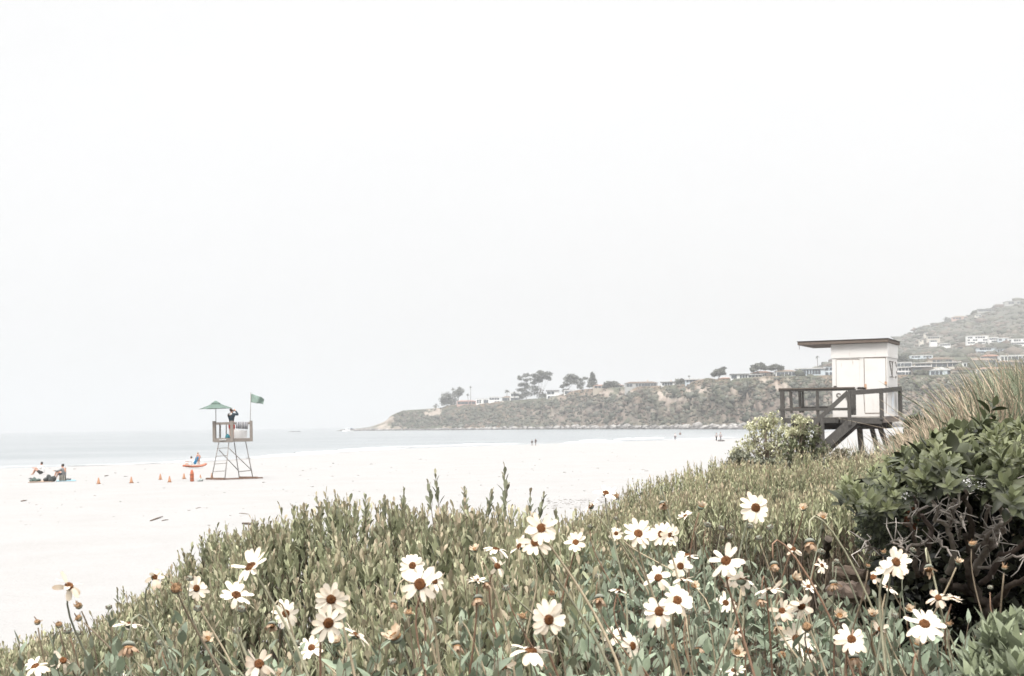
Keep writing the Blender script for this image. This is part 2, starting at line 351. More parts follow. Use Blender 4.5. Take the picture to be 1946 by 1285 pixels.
# plateau rows behind the edge
bl = sstep(1480, 1640, hpx)[:, None]
dY = np.array([14, 40, 90, 160, 260, 420, 700, 1100])[None, :]
zt1 = zt_[:, -1][:, None]; yt1 = yt_[:, -1][:, None]
zl = zt1 + np.array([.4, .2, -1, -3, -8, -18, -26, -40])[None, :] * np.clip(zt1 / 20, .1, 1)
pyr = np.interp(dY, [0, 60, 160, 420, 700, 1100], [713, 704, 694, 678, 676, 676]); zr = Pn(np.repeat(hpx[:, None], 8, 1), pyr + 0 * hpx[:, None], yt1 + dY)[..., 2]
Zp = zl * (1 - bl) + np.maximum(zr, zt1) * bl; Yp = yt1 + dY + 0 * hpx[:, None]
Ya = np.concatenate([Yc, Yp], 1); Za = np.concatenate([Zc, Zp], 1); PXa = np.repeat(hpx[:, None], Ya.shape[1], 1)
BY = np.tan(np.arctan((PXa - CXP) / F)); Xa = BY * Ya * cR - (-(interp(PXa, TOP) - CYP) / F) * sR * Ya
nR = Ya.shape[1]; V = np.stack([Xa, Ya, Za], -1).reshape(-1, 3); i = np.arange(len(hpx) - 1)[:, None] * nR + np.arange(nR - 1)[None]; Q = np.stack([i, i + nR, i + nR + 1, i + 1], -1).reshape(-1, 4)
TTa = np.concatenate([TT, np.full(Yp.shape, 1.2)], 1)
n1 = fbm(PXa * .03, TTa * 3, 5, 6); n2 = fbm(PXa * .11 + TTa * 2, TTa * 7, 5, 8); n3 = fbm(PXa * .5, TTa * 14, 3, 2)
def box_mask(px, t, a, b, c, d, s=8): return sstep(a - s, a + s, px) * sstep(b + s, b - s, px) * sstep(c - .06, c + .06, t) * sstep(d + .06, d - .06, t)
bare = np.clip((n2 - .58) * 7, 0, 1) * .6 * sstep(.05, .2, TTa) * sstep(1.1, .85, TTa) * sstep(940, 1080, PXa)
bare = np.maximum(bare, box_mask(PXa, TTa, 712, 748, -.1, 1.3) * np.clip(.65 + (n2 - .5) * 5, 0, 1))
bare = np.maximum(bare, box_mask(PXa, TTa, 745, 850, .07, .42, 14) * np.clip((n1 - .42) * 8, 0, 1))
bare = np.maximum(bare, box_mask(PXa, TTa, 806, 838, .62, 1.0, 4) * np.clip(.9 + (n2 - .5) * 4, 0, 1))
bare = np.maximum(bare, box_mask(PXa, TTa, 1240, 1345, .55, .85, 14) * np.clip((n2 - .42) * 8, 0, 1))
bare = np.maximum(bare, box_mask(PXa, TTa, 1120, 1210, .72, .92, 14) * np.clip((n2 - .42) * 6, 0, 1) * .8)
bare = np.maximum(bare, box_mask(PXa, TTa, 1440, 1500, .35, .95, 10) * np.clip((n2 - .45) * 6, 0, 1) * .8)
green = np.stack([.062 + .03 * n3, .068 + .026 * n3, .046 + .018 * n3], -1); brown = np.array([.15, .105, .075]); stone = np.stack([.225 + .12 * n3, .19 + .105 * n3, .162 + .09 * n3], -1)
c = green + (brown - green) * (np.clip((n1 - .44) * 5, 0, 1) * .8)[..., None]; c = c + (stone - c) * bare[..., None]
wetb = np.maximum(sstep(.07, .02, TTa), sstep(722, 700, PXa))[..., None]; c = c * (1 - wetb) + np.array([.16, .15, .135]) * wetb
n4 = fbm(PXa * .16 + TTa * 1.5, TTa * 2.2, 5, 17); low = sstep(.80, .5, TTa) * sstep(.03, .1, TTa) * sstep(930, 1050, PXa); rawc = np.stack([.15 + .16 * (n4 - .5) + .05 * (n3 - .5), .125 + .13 * (n4 - .5) + .05 * (n3 - .5), .105 + .11 * (n4 - .5) + .04 * (n3 - .5)], -1)
c = c + (rawc - c) * (low * np.clip(.75 + (n1 - .5) * 2, 0, .9))[..., None]
tag(np_mesh('headland_terrain', V, Q, c.reshape(-1, 3), M['scrub'], None, True), kind='structure')
def head_pt(px, t):
    """point on the headland face, t 0 at the waterline, 1 at the cliff edge"""
    j = np.clip(np.searchsorted(hpx, px), 1, len(hpx) - 1); k = np.clip(np.searchsorted(T, t), 1, len(T) - 1)
    return np.stack([Xa[j, k], Ya[j, k], Za[j, k]], -1), bare[j, k]

# hill behind
RIDGE = [(1400, 800), (1480, 745), (1540, 715), (1580, 695), (1620, 678), (1660, 660), (1697, 645), (1722, 635), (1739, 633), (1745, 626), (1760, 621), (1781, 614), (1802, 610), (1816, 606), (1838, 600), (1858, 593), (1889, 586), (1908, 578), (1946, 570), (2050, 545), (2300, 520), (2700, 560)]
gpx = np.arange(1400, 2700, 5.0); gt = np.linspace(0, 1, 50)
GX, GT = np.meshgrid(gpx, gt, indexing='ij'); rg = interp(GX, RIDGE)
def hillY(px, t): return 1230 + 1000 * t ** 1.1
HBASE = 694
hy = hillY(GX, GT); hpy = np.maximum(HBASE, rg) + (rg - np.maximum(HBASE, rg)) * GT ** .92
hz = Pn(GX, hpy, hy)[..., 2] + np.sin(math.pi * GT) * 26 * (fbm(GX * .012, GT * 3, 4, 12) - .5); hz = np.concatenate([hz, hz[:, -1:] - 30, hz[:, -1:] * .2], 1)
hy = np.concatenate([hy, hy[:, -1:] + 160, hy[:, -1:] + 700], 1); GXa = np.repeat(gpx[:, None], hy.shape[1], 1); GTa = np.concatenate([GT, GT[:, -2:] * 0 + 1.1], 1)
hx = (GXa - CXP) / F * hy * cR - .055 * sR * hy; nR2 = hy.shape[1]
V = np.stack([hx, hy, hz], -1).reshape(-1, 3); i = np.arange(len(gpx) - 1)[:, None] * nR2 + np.arange(nR2 - 1)[None]; Q = np.stack([i, i + nR2, i + nR2 + 1, i + 1], -1).reshape(-1, 4)
n1 = fbm(GXa * .02, GTa * 4, 5, 21); n3 = fbm(GXa * .2, GTa * 30, 3, 22)
green = np.stack([.066 + .03 * n3, .069 + .026 * n3, .057 + .02 * n3], -1); dry = np.array([.135, .112, .09])
c = green + (dry - green) * (np.clip((n1 - .42) * 4, 0, 1) * np.interp(GXa, [1700, 1780, 1900], [.25, .5, 1]))[..., None]
tag(np_mesh('hill_terrain', V, Q, c.reshape(-1, 3), M['scrub'], None, True), kind='structure')
def hill_at(px, py):
    """point of the hill's surface seen at this photo pixel"""
    r_ = float(interp(px, RIDGE)); t = np.linspace(0, 1, 400); pys = HBASE + (r_ - HBASE) * t ** .92; k = int(np.argmin(abs(pys - py))); Y = float(hillY(px, t[k]))
    gi = int(np.clip(np.searchsorted(gpx, px), 0, len(gpx) - 1)); z = float(np.interp(t[k], gt, hz[gi, :50])); return Y, z

# scrub clumps on the slopes
bm = bmesh.new(); bmesh.ops.create_icosphere(bm, subdivisions=2, radius=1); ICO_V = np.array([v.co for v in bm.verts]); ICO_F = np.array([[v.index for v in f.verts] for f in bm.faces]); bm.free()
bm = bmesh.new(); bmesh.ops.create_icosphere(bm, subdivisions=1, radius=1); ICO1_V = np.array([v.co for v in bm.verts]); ICO1_F = np.array([[v.index for v in f.verts] for f in bm.faces]); bm.free()
def lumps(C, Rr, col, tv=ICO1_V, tf=ICO1_F, amp=.45):
    n = len(C); k = len(tv); d = 1 + amp * (rng.random((n, k, 1)) - .5) * 2; V = C[:, None] + tv[None] * Rr[:, None] * d
    shade = 1 + .35 * (rng.random((n, k, 1)) - .5); return V.reshape(-1, 3), (tf[None] + (np.arange(n) * k)[:, None, None]).reshape(-1, 3), (col[:, None] * shade).reshape(-1, 3)
def veg_cols(n, kind=None):
    base = np.array([(.062, .066, .05), (.078, .08, .062), (.10, .097, .076), (.115, .098, .08), (.13, .105, .088), (.10, .102, .086)]); w_ = kind or [.25, .25, .17, .13, .08, .12]
    return base[rng.choice(6, n, p=w_)] * (.8 + .4 * rng.random((n, 1)))
n = 15000; spx = rng.uniform(742, 2150, n); st = rng.uniform(.07, .955, n); p, b = head_pt(spx, st); ok = (rng.random(n) > b * 1.4) & (rng.random(n) < np.where((spx > 1000) & (st < .62), .42, 1)); p = p[ok]
s = (rng.gamma(2.2, .32, len(p)) + .3) * np.where(st[ok] > .86, .55, 1); Rr = np.stack([s * 1.2, s, s * rng.uniform(.6, 1.0, len(p))], -1)
Vv, Ff, Cc = lumps(p + np.stack([0 * s, 0 * s, .15 * s], -1), Rr, veg_cols(len(p)))
tag(np_mesh('cliff_scrub', Vv, Ff, Cc, M['scrub'], None, False), 'grey green coastal scrub covering the cliff slopes of the headland', 'scrub', kind='stuff')
n = 5000; spx = rng.uniform(1500, 2300, n); gi = np.clip(np.searchsorted(gpx, spx), 0, len(gpx) - 1); ti = rng.integers(0, 50, n); p = np.stack([hx[gi, ti], hy[gi, ti], hz[gi, ti]], -1) + rng.normal(0, 3, (n, 3)) * np.array([1, 1, 0])
s = rng.gamma(2, .9, n) + .6; Rr = np.stack([s * 1.3, s, s * .7], -1)
Vv, Ff, Cc = lumps(p, Rr, veg_cols(n, [.3, .25, .15, .1, .1, .1]))
tag(np_mesh('hill_scrub', Vv, Ff, Cc, M['scrub'], None, False), 'dark scrub and garden bushes scattered over the hazy hill', 'scrub', kind='stuff')
# gardens between the houses on the plateau right of the tower
n = 900; spx = rng.uniform(1470, 2000, n); j = np.clip(np.searchsorted(hpx, spx), 0, len(hpx) - 1); k = rng.integers(49, 55, n); p = np.stack([Xa[j, k], Ya[j, k], Za[j, k]], -1) + rng.normal(0, 7, (n, 3)) * np.array([1, 1, .0])
s = rng.gamma(3, .5, n) + .7; Vv, Ff, Cc = lumps(p, np.stack([s * 1.3, s, s * .9], -1), veg_cols(n))
tag(np_mesh('garden_shrubbery', Vv, Ff, Cc, M['scrub'], None, False), 'garden shrubbery between the houses above the cliff', 'shrubbery', kind='stuff')
# boulders along the waterline
n = 2800; spx = rng.uniform(650, 1900, n); dY_ = rng.uniform(-6, 9, n); yy = yb(spx) + dY_; p = Pn(spx, np.full(n, 806.), yy); p[:, 2] = np.clip((dY_ + 6) / 9, 0, 1) * rng.uniform(.6, 2.2, n) * np.interp(spx, [650, 760, 900, 1000], [.35, .45, .6, 1])
s = rng.gamma(3, .24, n) + .35; cc = np.where((rng.random((n, 1)) > .35) & (p[:, 2:3] > .5), np.array([[.27, .258, .245]]), np.array([[.10, .095, .09]])) * (.7 + .6 * rng.random((n, 1)))
Vv, Ff, Cc = lumps(p, np.stack([s * 1.5, s, s * .75], -1), cc, amp=.25)
tag(np_mesh('shore_boulders', Vv, Ff, Cc, M['rock'], None, False), 'grey boulders heaped along the foot of the cliff', 'boulders', kind='stuff')
rk = MB(); q = P(559, 821, 1) - np.array([0, 0, CAMZ]); Yr = -CAMZ / q[2]; c0 = P(559, 821, Yr)
for k, (dx, r_) in enumerate(((-4.5, 2.2), (-1.5, 3), (2, 3.4), (5, 2.2))): rk.blob(c0 + np.array([dx, 0, .0]), (r_ * 1.1, 2, .55 + .12 * k), 2, .12, k, (.1, .1, .1))
tag(rk.build('sea_rock', M['rock'], None), 'low dark rock awash in the sea beyond the watchtower', 'rock')

# air: one closed box of even pale haze around the whole scene
bpy.ops.mesh.primitive_cube_add(size=1, location=(0, 3000, 115)); hz_o = bpy.context.object; hz_o.name = 'haze'; hz_o.scale = (40000, 30000, 260)
m = bpy.data.materials.new('haze_air'); m.use_nodes = True; nt = m.node_tree; nt.nodes.remove(nt.nodes['Principled BSDF']); pv = nt.nodes.new('ShaderNodeVolumePrincipled')
pv.inputs['Density'].default_value = .00027; pv.inputs['Color'].default_value = (.556, .566, .577, 1); pv.inputs['Anisotropy'].default_value = 0
nt.links.new(pv.outputs[0], nt.nodes['Material Output'].inputs['Volume']); hz_o.data.materials.append(m); hz_o['kind'] = 'stuff'; hz_o['label'] = 'pale sea haze filling the air over the bay'; hz_o['category'] = 'haze'

# ================================================================== HOUSES
PAL = dict(white=(.66, .66, .65), cream=(.52, .48, .42), beige=(.33, .29, .24), pink=(.42, .28, .24), blue=(.46, .51, .545), grey=(.31, .31, .30), tan=(.29, .235, .18), dark=(.13, .115, .10))
ROOF = dict(white=(.5, .495, .485), brown=(.12, .088, .065), tile=(.21, .115, .08), grey=(.15, .145, .14), tan=(.19, .148, .115), salmon=(.27, .17, .135), orange=(.25, .135, .085))
M['wall'] = tinted('house_wall', .8, .15, 0, .18, .6); M['roofing'] = tinted('roofing', .8, .15, 0, .4, 1.2)
m, nt, bs, N, L = newmat('window_glass'); bs.inputs['Base Color'].default_value = (.06, .07, .08, 1); bs.inputs['Roughness'].default_value = .12; M['glass'] = m
def house(label, l, r, top, bot, Y, wall='white', roof='white', kind='flat', rows=1, cols=5, name='house', cat='house', group=None, wfrac=.62, deep=9, hill=False, chim=False, wshare=.5, zb=None):
    mid = (l + r) / 2
    if hill:
        Y, zs = hill_at(mid, bot); Y -= 4
    A = P(l, bot, Y); B = P(r, bot, Y); H = P(mid, top, Y)[2] - (A[2] + B[2]) / 2; wdt = np.linalg.norm((B - A)[:2]); yaw = math.atan2((B - A)[1], (B - A)[0]) - math.atan2(A[0] + B[0], 2 * Y) * .6
    base = (A + B) / 2; ex = np.array([math.cos(yaw), math.sin(yaw), 0]); ey = np.array([-math.sin(yaw), math.cos(yaw), 0]); ez = np.array([0, 0, 1.])
    o = empty(name, base, label, cat, group); wl = MB(); low = 5
    rh = H * {'flat': .09, 'slab': .1, 'hip': .34, 'gable': .38, 'low': .24}[kind]; wh = H - rh; ov = .5 if kind != 'flat' else .12
    wc = tuple(np.array(PAL[wall])); rc = ROOF[roof]
    wl.frame_box(base + ey * deep / 2 + ez * (wh - low) / 2, ex * wdt / 2, ey * deep / 2, ez * (wh + low) / 2, wc); wl.build('wall', M['wall'], o)
    rf = MB(); t0 = base + ey * deep / 2 + ez * wh
    if kind in ('flat', 'slab'):
        rf.frame_box(t0 + ez * rh / 2 - ey * ov * .5, ex * (wdt / 2 + ov), ey * (deep / 2 + ov * 1.5), ez * rh / 2, rc)
    else:
        hx_ = wdt / 2 + ov; hy_ = deep / 2 + ov; rx = hx_ - (hy_ * .9 if kind in ('hip', 'low') else 0); rx = max(rx, hx_ * .25)
        c = [t0 - ex * hx_ - ey * hy_, t0 + ex * hx_ - ey * hy_, t0 + ex * hx_ + ey * hy_, t0 - ex * hx_ + ey * hy_, t0 - ex * rx + ez * rh, t0 + ex * rx + ez * rh]
        if kind == 'gable' and wdt < deep * 1.6:      # gable end towards the sea
            c = [t0 - ex * hx_ - ey * hy_, t0 + ex * hx_ - ey * hy_, t0 + ex * hx_ + ey * hy_, t0 - ex * hx_ + ey * hy_, t0 - ey * hy_ + ez * rh, t0 + ey * hy_ + ez * rh]
            rf.add(c, [(0, 1, 4), (1, 2, 5, 4), (2, 3, 5), (3, 0, 4, 5), (0, 3, 2, 1)], rc)
        else: rf.add(c, [(0, 1, 5, 4), (1, 2, 5), (2, 3, 4, 5), (3, 0, 4), (0, 3, 2, 1)], rc)
    ro = rf.build('roof', M['roofing'], o)
    if chim:
        ch = MB(); cpt = t0 + ex * wdt * .2 + ez * rh * .9; ch.frame_box(cpt + ez * .5, ex * .5, ey * .4, ez * .9, (.5, .42, .36)); ch.build('chimney', M['wall'], ro)
    for k in range(rows):
        z0 = wh * (k + .24) / rows; z1 = z0 + wh / rows * wfrac
        for q_ in range(cols):
            cw = wdt * .92 / cols; xc = -wdt * .46 + cw * (q_ + .5); hw_ = cw * wshare * random.uniform(.75, 1.1)
            if random.random() < .12: continue
            mb = MB(); mb.frame_box(base + ex * xc + ez * (z0 + z1) / 2, ex * hw_ * .95, ey * .10, ez * (z1 - z0) / 2, (1, 1, 1)); mb.build('window', M['glass'], o)
    return o
HG = 'houses along the cliff top'; HR = 'houses above the cliff behind the white tower'; HH = 'buildings on the hazy hillside'
def edgeY(px, d=6): return float(ytop(px)) + d
for a in [
 ('long low salmon pink house with a tiled roof left of the white villas', 868, 905, 760.5, 770, 'pink', 'salmon', 'low', 1, 5),
 ('low white house beside the salmon pink house on the point', 905, 929, 757.5, 769, 'white', 'white', 'flat', 1, 5),
 ('two storey white house right of the low white house on the point', 929, 950, 754, 768, 'white', 'white', 'flat', 2, 4),
 ('pale beige house with dark arches left of the tall layered pine', 954, 974, 752.5, 764, 'cream', 'tan', 'low', 1, 4),
 ('small white house on the rise behind the beige house with arches', 970, 987, 745.5, 763, 'white', 'white', 'flat', 2, 3),
 ('white two tier house between the tall umbrella pine and the leaning pine', 1039, 1062, 741.5, 760, 'white', 'grey', 'slab', 2, 3),
 ('white garden house below the leaning pine on the cliff edge', 1072, 1099, 741, 751, 'white', 'white', 'flat', 1, 3),
 ('low house with a salmon roof right of the cone shaped pine', 1127, 1186, 730.5, 739, 'beige', 'salmon', 'low', 1, 8),
 ('wide grey house with a flat brown roof and a long window band', 1188, 1250, 725, 737, 'grey', 'brown', 'low', 1, 10),
 ('low white house with a dark flat roof right of the wide grey house', 1257, 1284, 725.5, 735, 'white', 'grey', 'slab', 1, 5),
 ('modern pale glass house stepping down the slope by the lone thin palm', 1303, 1334, 720, 736, 'blue', 'white', 'slab', 2, 5),
 ('low house with an orange brown roof under the windswept tree', 1366, 1392, 717, 726, 'tan', 'orange', 'low', 1, 4),
 ('white house with a grey flat roof right of the orange brown roof', 1389, 1422, 710.5, 722, 'white', 'grey', 'slab', 1, 6),
 ('white pavilion with wide openings below the orange tiled roof', 1421, 1449, 711.5, 720, 'white', 'white', 'slab', 1, 4),
 ('house with a broad orange tiled roof in front of the round trees', 1428, 1470, 705, 716, 'cream', 'orange', 'hip', 1, 5),
 ('white house with a tan roof between the orange roof and the tower', 1475, 1514, 702.5, 717, 'white', 'tan', 'low', 1, 5),
 ('long bluish white house just left of the white tower hut', 1514, 1567, 699.5, 715, 'blue', 'white', 'slab', 1, 9),
 ('narrow grey white house touching the left edge of the tower hut', 1567, 1592, 695.5, 715, 'blue', 'grey', 'flat', 2, 3)]:
    house(a[0], *a[1:5], edgeY((a[1] + a[2]) / 2, 10 if 'broad orange' in a[0] or 'small white' in a[0] else 5), *a[5:7], a[7], a[8], a[9], group=HG, chim='chimney' in a[0] or 'wide grey' in a[0])
for a in [
 ('white lower house at the right edge of the tower hut', 1700, 1734, 697, 714, 6, 'white', 'white', 'slab', 2, 5),
 ('dark glass fronted house under a flat white roof slab', 1733, 1769, 695.5, 714, 6, 'dark', 'white', 'slab', 1, 4),
 ('pale blue house with a white gable above the brush', 1768, 1809, 697, 715, 4, 'blue', 'white', 'gable', 1, 5),
 ('beige house with a wide low gable right of the blue house', 1808, 1852, 697, 712, 8, 'beige', 'tan', 'gable', 1, 6),
 ('wide white house behind the tall reeds', 1855, 1929, 697.5, 711, 10, 'white', 'salmon', 'low', 1, 9),
 ('white house with blue windows on the second row by the tower hut', 1704, 1733, 688, 699, 70, 'white', 'white', 'flat', 1, 4),
 ('long house under a thin white roof with dark wide windows', 1737, 1823, 688.5, 700, 80, 'cream', 'white', 'slab', 1, 8),
 ('small white house between the long white roof and the reeds', 1830, 1858, 688, 699, 85, 'white', 'grey', 'flat', 1, 4),
 ('grey house with dark openings behind the reed tips', 1893, 1950, 684.5, 699, 90, 'grey', 'tan', 'low', 1, 6),
 ('house with a mottled brown hip roof above the long white roof', 1763, 1811, 679, 691, 190, 'beige', 'brown', 'hip', 1, 6),
 ('large house with a broad tan tiled roof above the small white house', 1826, 1894, 680.5, 692, 190, 'cream', 'tan', 'hip', 1, 8),
 ('pale blue complex of several flat roofs above the brown hip roof', 1731, 1772, 675, 686, 330, 'blue', 'white', 'flat', 2, 7),
 ('white block with a flat roof at the right margin below the terraces', 1901, 1950, 674.5, 687, 260, 'white', 'white', 'flat', 1, 7),
 ('house with a rust brown tiled roof in the middle of the third row', 1864, 1903, 673.5, 684, 330, 'beige', 'tile', 'hip', 1, 6)]:
    house(a[0], *a[1:5], edgeY((a[1] + a[2]) / 2, a[5]), *a[6:8], a[8], a[9], a[10], group=HR, deep=11)
for a in [
 ('stepped white apartment block brightest on the hillside', 1838, 1878, 638, 654, 'white', 'white', 'flat', 3, 8, 'apartment_building', 'apartments'),
 ('white apartment block right of the stepped bright block', 1880, 1897, 641, 656, 'white', 'white', 'flat', 3, 4, 'apartment_building', 'apartments'),
 ('apartment block with a dark recess in the middle of the white row', 1898, 1916, 642, 655, 'blue', 'white', 'flat', 2, 3, 'apartment_building', 'apartments'),
 ('long pale apartment block at the right end of the white row', 1917, 1950, 643.5, 656, 'white', 'white', 'flat', 2, 7, 'apartment_building', 'apartments'),
 ('pale blue terraced houses below the stepped white apartments', 1857, 1893, 660, 672, 'blue', 'grey', 'slab', 2, 8, 'terraced_building', 'terraces'),
 ('bluish grey terraces at the right below the apartment row', 1895, 1932, 662, 671, 'blue', 'grey', 'slab', 1, 8, 'terraced_building', 'terraces'),
 ('tan hillside house with a long flat roof left of the blue terraces', 1819, 1854, 657, 668, 'beige', 'tan', 'slab', 1, 7, 'house', 'house'),
 ('small white house with several bright gables midway up the hill', 1786, 1806, 652.5, 658, 'white', 'white', 'low', 1, 4, 'house', 'house'),
 ('white house on the hill slope right of the tower roof, upper one', 1763, 1786, 639, 645, 'cream', 'white', 'slab', 1, 5, 'house', 'house'),
 ('white house on the hill slope right of the tower roof, lower one', 1768, 1781, 646, 651, 'white', 'white', 'slab', 1, 3, 'house', 'house'),
 ('small pale house nearest the tower roof on the hill', 1748, 1755, 646, 650, 'cream', 'white', 'flat', 1, 2, 'house', 'house'),
 ('faint cream house above the pale slope houses', 1757, 1789, 632.5, 637, 'cream', 'salmon', 'low', 1, 5, 'house', 'house'),
 ('pinkish house on the hill skyline left of the other ridge houses', 1810, 1838, 600, 608, 'pink', 'tan', 'hip', 1, 5, 'house', 'house'),
 ('small cream house just below the hill skyline', 1854, 1865, 597.5, 602, 'cream', 'white', 'low', 1, 2, 'house', 'house'),
 ('long grey house on the middle of the hill skyline', 1859, 1889, 587, 593, 'grey', 'grey', 'slab', 1, 6, 'house', 'house'),
 ('highest house on the hill skyline at the right margin', 1910, 1950, 571, 579, 'grey', 'grey', 'low', 1, 7, 'house', 'house')]:
    house(a[0], *a[1:5], 0, *a[5:7], a[7], a[8], a[9], name=a[10], cat=a[11], group=HH, hill=True, deep=12)

# ================================================================== TREES ON THE CLIFF TOP AND HILL
def cards(C, rad, n, size, col, flat=.6):
    """n small leaf-clump quads inside an ellipsoid, denser towards its outside"""
    d = rng.normal(size=(n, 3)); d /= np.linalg.norm(d, axis=1)[:, None]; r_ = rng.random((n, 1)) ** .45; p = C + d * r_ * rad
    a = rng.normal(size=(n, 3)); a /= np.linalg.norm(a, axis=1)[:, None]; b = np.cross(a, rng.normal(size=(n, 3))); b /= np.linalg.norm(b, axis=1)[:, None]; s = size * (.5 + rng.random((n, 1)))
    V = np.stack([p - a * s, p - b * s * flat, p + a * s, p + b * s * flat], 1).reshape(-1, 3); c = np.repeat(col * (.6 + .8 * rng.random((n, 1))), 4, 0)
    return V, np.arange(4 * n).reshape(-1, 4), c
def merge(parts):
    Vs = []; Qs = []; Cs = []; b = 0
    for V, Q, c in parts: Vs.append(V); Qs.append(Q + b); Cs.append(c); b += len(V)
    return np.concatenate(Vs), np.concatenate(Qs), np.concatenate(Cs)
CL = 'trees standing along the cliff top'
def far_tree(label, px, base, clumps, col=(.115, .12, .10), Y=None, dense=1.0, name='cliff_tree', trunk_r=.35, forks=1, cat='tree'):
    Y = Y or edgeY(px, 9); s = Y / F; b0 = P(px, base, Y); o = empty(name, b0, label, cat, CL); tk = MB(); parts = []; col = np.array(col)
    cy_ = [P(c[0], c[1], Y) for c in clumps]; ctr = np.mean(cy_, axis=0); top = b0 + (ctr - b0) * .55
    starts = [b0 + np.array([(k - (forks - 1) / 2) * trunk_r * 4, 0, -2.5]) for k in range(forks)]; forksP = []
    for st in starts:
        kn = st + (top - st) * .5 + np.array([random.uniform(-.5, .5), 0, 0]) * s * 8; tk.tube([st, kn, top + (st - starts[0]) * .6], [trunk_r, trunk_r * .8, trunk_r * .6], 6, col=(.12, .10, .085)); forksP.append(top + (st - starts[0]) * .6)
    for k, (c, cp) in enumerate(zip(clumps, cy_)):
        cp = cp + np.array([0, random.uniform(-1, 1) * c[2] * s * .8, 0]); f = forksP[k % len(forksP)]; frac = random.uniform(.35, .95)
        st = b0 + (f - b0) * frac; tk.tube([st, (st + cp) / 2 + np.array([0, 0, -.06 * np.linalg.norm(cp - st)]), cp], [trunk_r * .4, trunk_r * .28, trunk_r * .15], 5, col=(.11, .095, .08))
        rad = np.array([c[2], c[2] * .9, c[3]]) * s * 1.22; sub = max(3, int(4 * dense))
        for q_ in range(sub + 2):
            dd = rng.normal(size=3); dd /= np.linalg.norm(dd); cc = cp + dd * rad * .6; parts.append(cards(cc, rad * .72, int(48 * dense * max(1, c[2] / 6)), (.7 if Y > 900 else .5), col * random.uniform(.75, 1.3)))
    tk.build('trunk', M['bark'], o); V, Q, c = merge(parts); np_mesh('crown', V, Q, c, M['leaf'], o)
    return o
far_tree('broad dark rounded tree at the seaward end of the cliff top', 853, 772, [(846, 757, 9, 8), (858, 755, 10, 10), (850, 764, 12, 7), (862, 763, 8, 7), (842, 763, 6, 6)])
far_tree('smaller round tree on a thin trunk right of the broad dark tree', 871, 770, [(868, 748, 7, 7), (876, 746, 6, 6), (872, 741, 5, 4)], trunk_r=.28)
far_tree('tall layered pine with open tiers left of the tallest umbrella pine', 997, 762, [(990, 718, 5, 4), (1000, 713, 7, 3), (1003, 722, 7, 3), (992, 730, 8, 3.5), (1004, 735, 6, 3), (994, 742, 9, 4), (1002, 749, 9, 4), (993, 754, 8, 5)], dense=.8, name='pine_tree')
far_tree('tallest umbrella pine with a flat topped crown on three bare trunks', 1027, 760, [(1030, 709, 8, 4), (1040, 712, 8, 4), (1019, 714, 7, 4), (1033, 717, 10, 4), (1022, 723, 7, 4), (1014, 728, 5, 3), (1043, 719, 5, 3), (1017, 743, 11, 8), (1031, 752, 9, 5)], dense=.9, forks=3, name='pine_tree')
far_tree('leaning pine with a wide lopsided crown above the white garden house', 1079, 752, [(1086, 716, 8, 4), (1093, 720, 7, 4), (1079, 722, 8, 4), (1090, 727, 8, 4), (1075, 730, 6, 3.5), (1068, 734, 4, 3), (1077, 743, 7, 4)], dense=.9, name='pine_tree')
far_tree('thin airy pine between the leaning pine and the cone shaped pine', 1106, 744, [(1104, 722, 4, 3), (1112, 719, 4, 2.5), (1107, 730, 5, 3), (1102, 736, 5, 4)], dense=.6, name='pine_tree', trunk_r=.2)
far_tree('cone shaped pine right of the airy pine', 1126, 740, [(1126, 711, 2.5, 3), (1126, 717, 5, 3.5), (1124, 723, 7, 3.5), (1128, 729, 8, 4), (1122, 733, 7, 4)], name='pine_tree')
far_tree('low spreading garden tree behind the salmon roof', 1162, 738, [(1158, 730, 8, 4), (1168, 730, 8, 4), (1152, 733, 6, 3)])
far_tree('round bush like tree between the white house and the modern glass house', 1294, 736, [(1291, 727, 7, 6), (1298, 728, 6, 6), (1293, 733, 8, 4)])
far_tree('windswept tree leaning right above the orange brown roof', 1368, 722, [(1358, 711, 6, 3.5), (1366, 706, 8, 4), (1374, 702, 6, 3.5), (1370, 710, 7, 3.5)], name='windswept_tree')
far_tree('left of two umbrella shaped trees above the orange tiled roof', 1441, 712, [(1434, 699, 8, 4), (1443, 695.5, 9, 4.5), (1451, 699, 7, 4), (1429, 703, 4, 3)], dense=1.3, name='umbrella_tree')
far_tree('right of two umbrella shaped trees above the orange tiled roof', 1473, 711, [(1467, 699, 7, 4), (1475, 696.5, 8, 4), (1482, 700, 6, 4)], dense=1.3, name='umbrella_tree')
far_tree('dark tree just right of the tower hut below the hill', 1715, 693, [(1708, 684, 8, 6), (1718, 682, 9, 6), (1727, 686, 6, 4)], Y=1050)
far_tree('small dark tree beside the palm on the hill skyline', 1800, 612, [(1799, 607, 4, 3), (1803, 608, 3, 3)], Y=hill_at(1800, 611)[0], trunk_r=.4)
far_tree('round tree at the step of the hill skyline', 1745, 634, [(1745, 626, 4, 3), (1750, 625, 5, 3)], Y=hill_at(1745, 629)[0])
far_tree('bushy tree on the upper hill skyline between the grey houses', 1891, 590, [(1891, 585, 4, 4), (1899, 583, 5, 3)], Y=hill_at(1891, 588)[0])
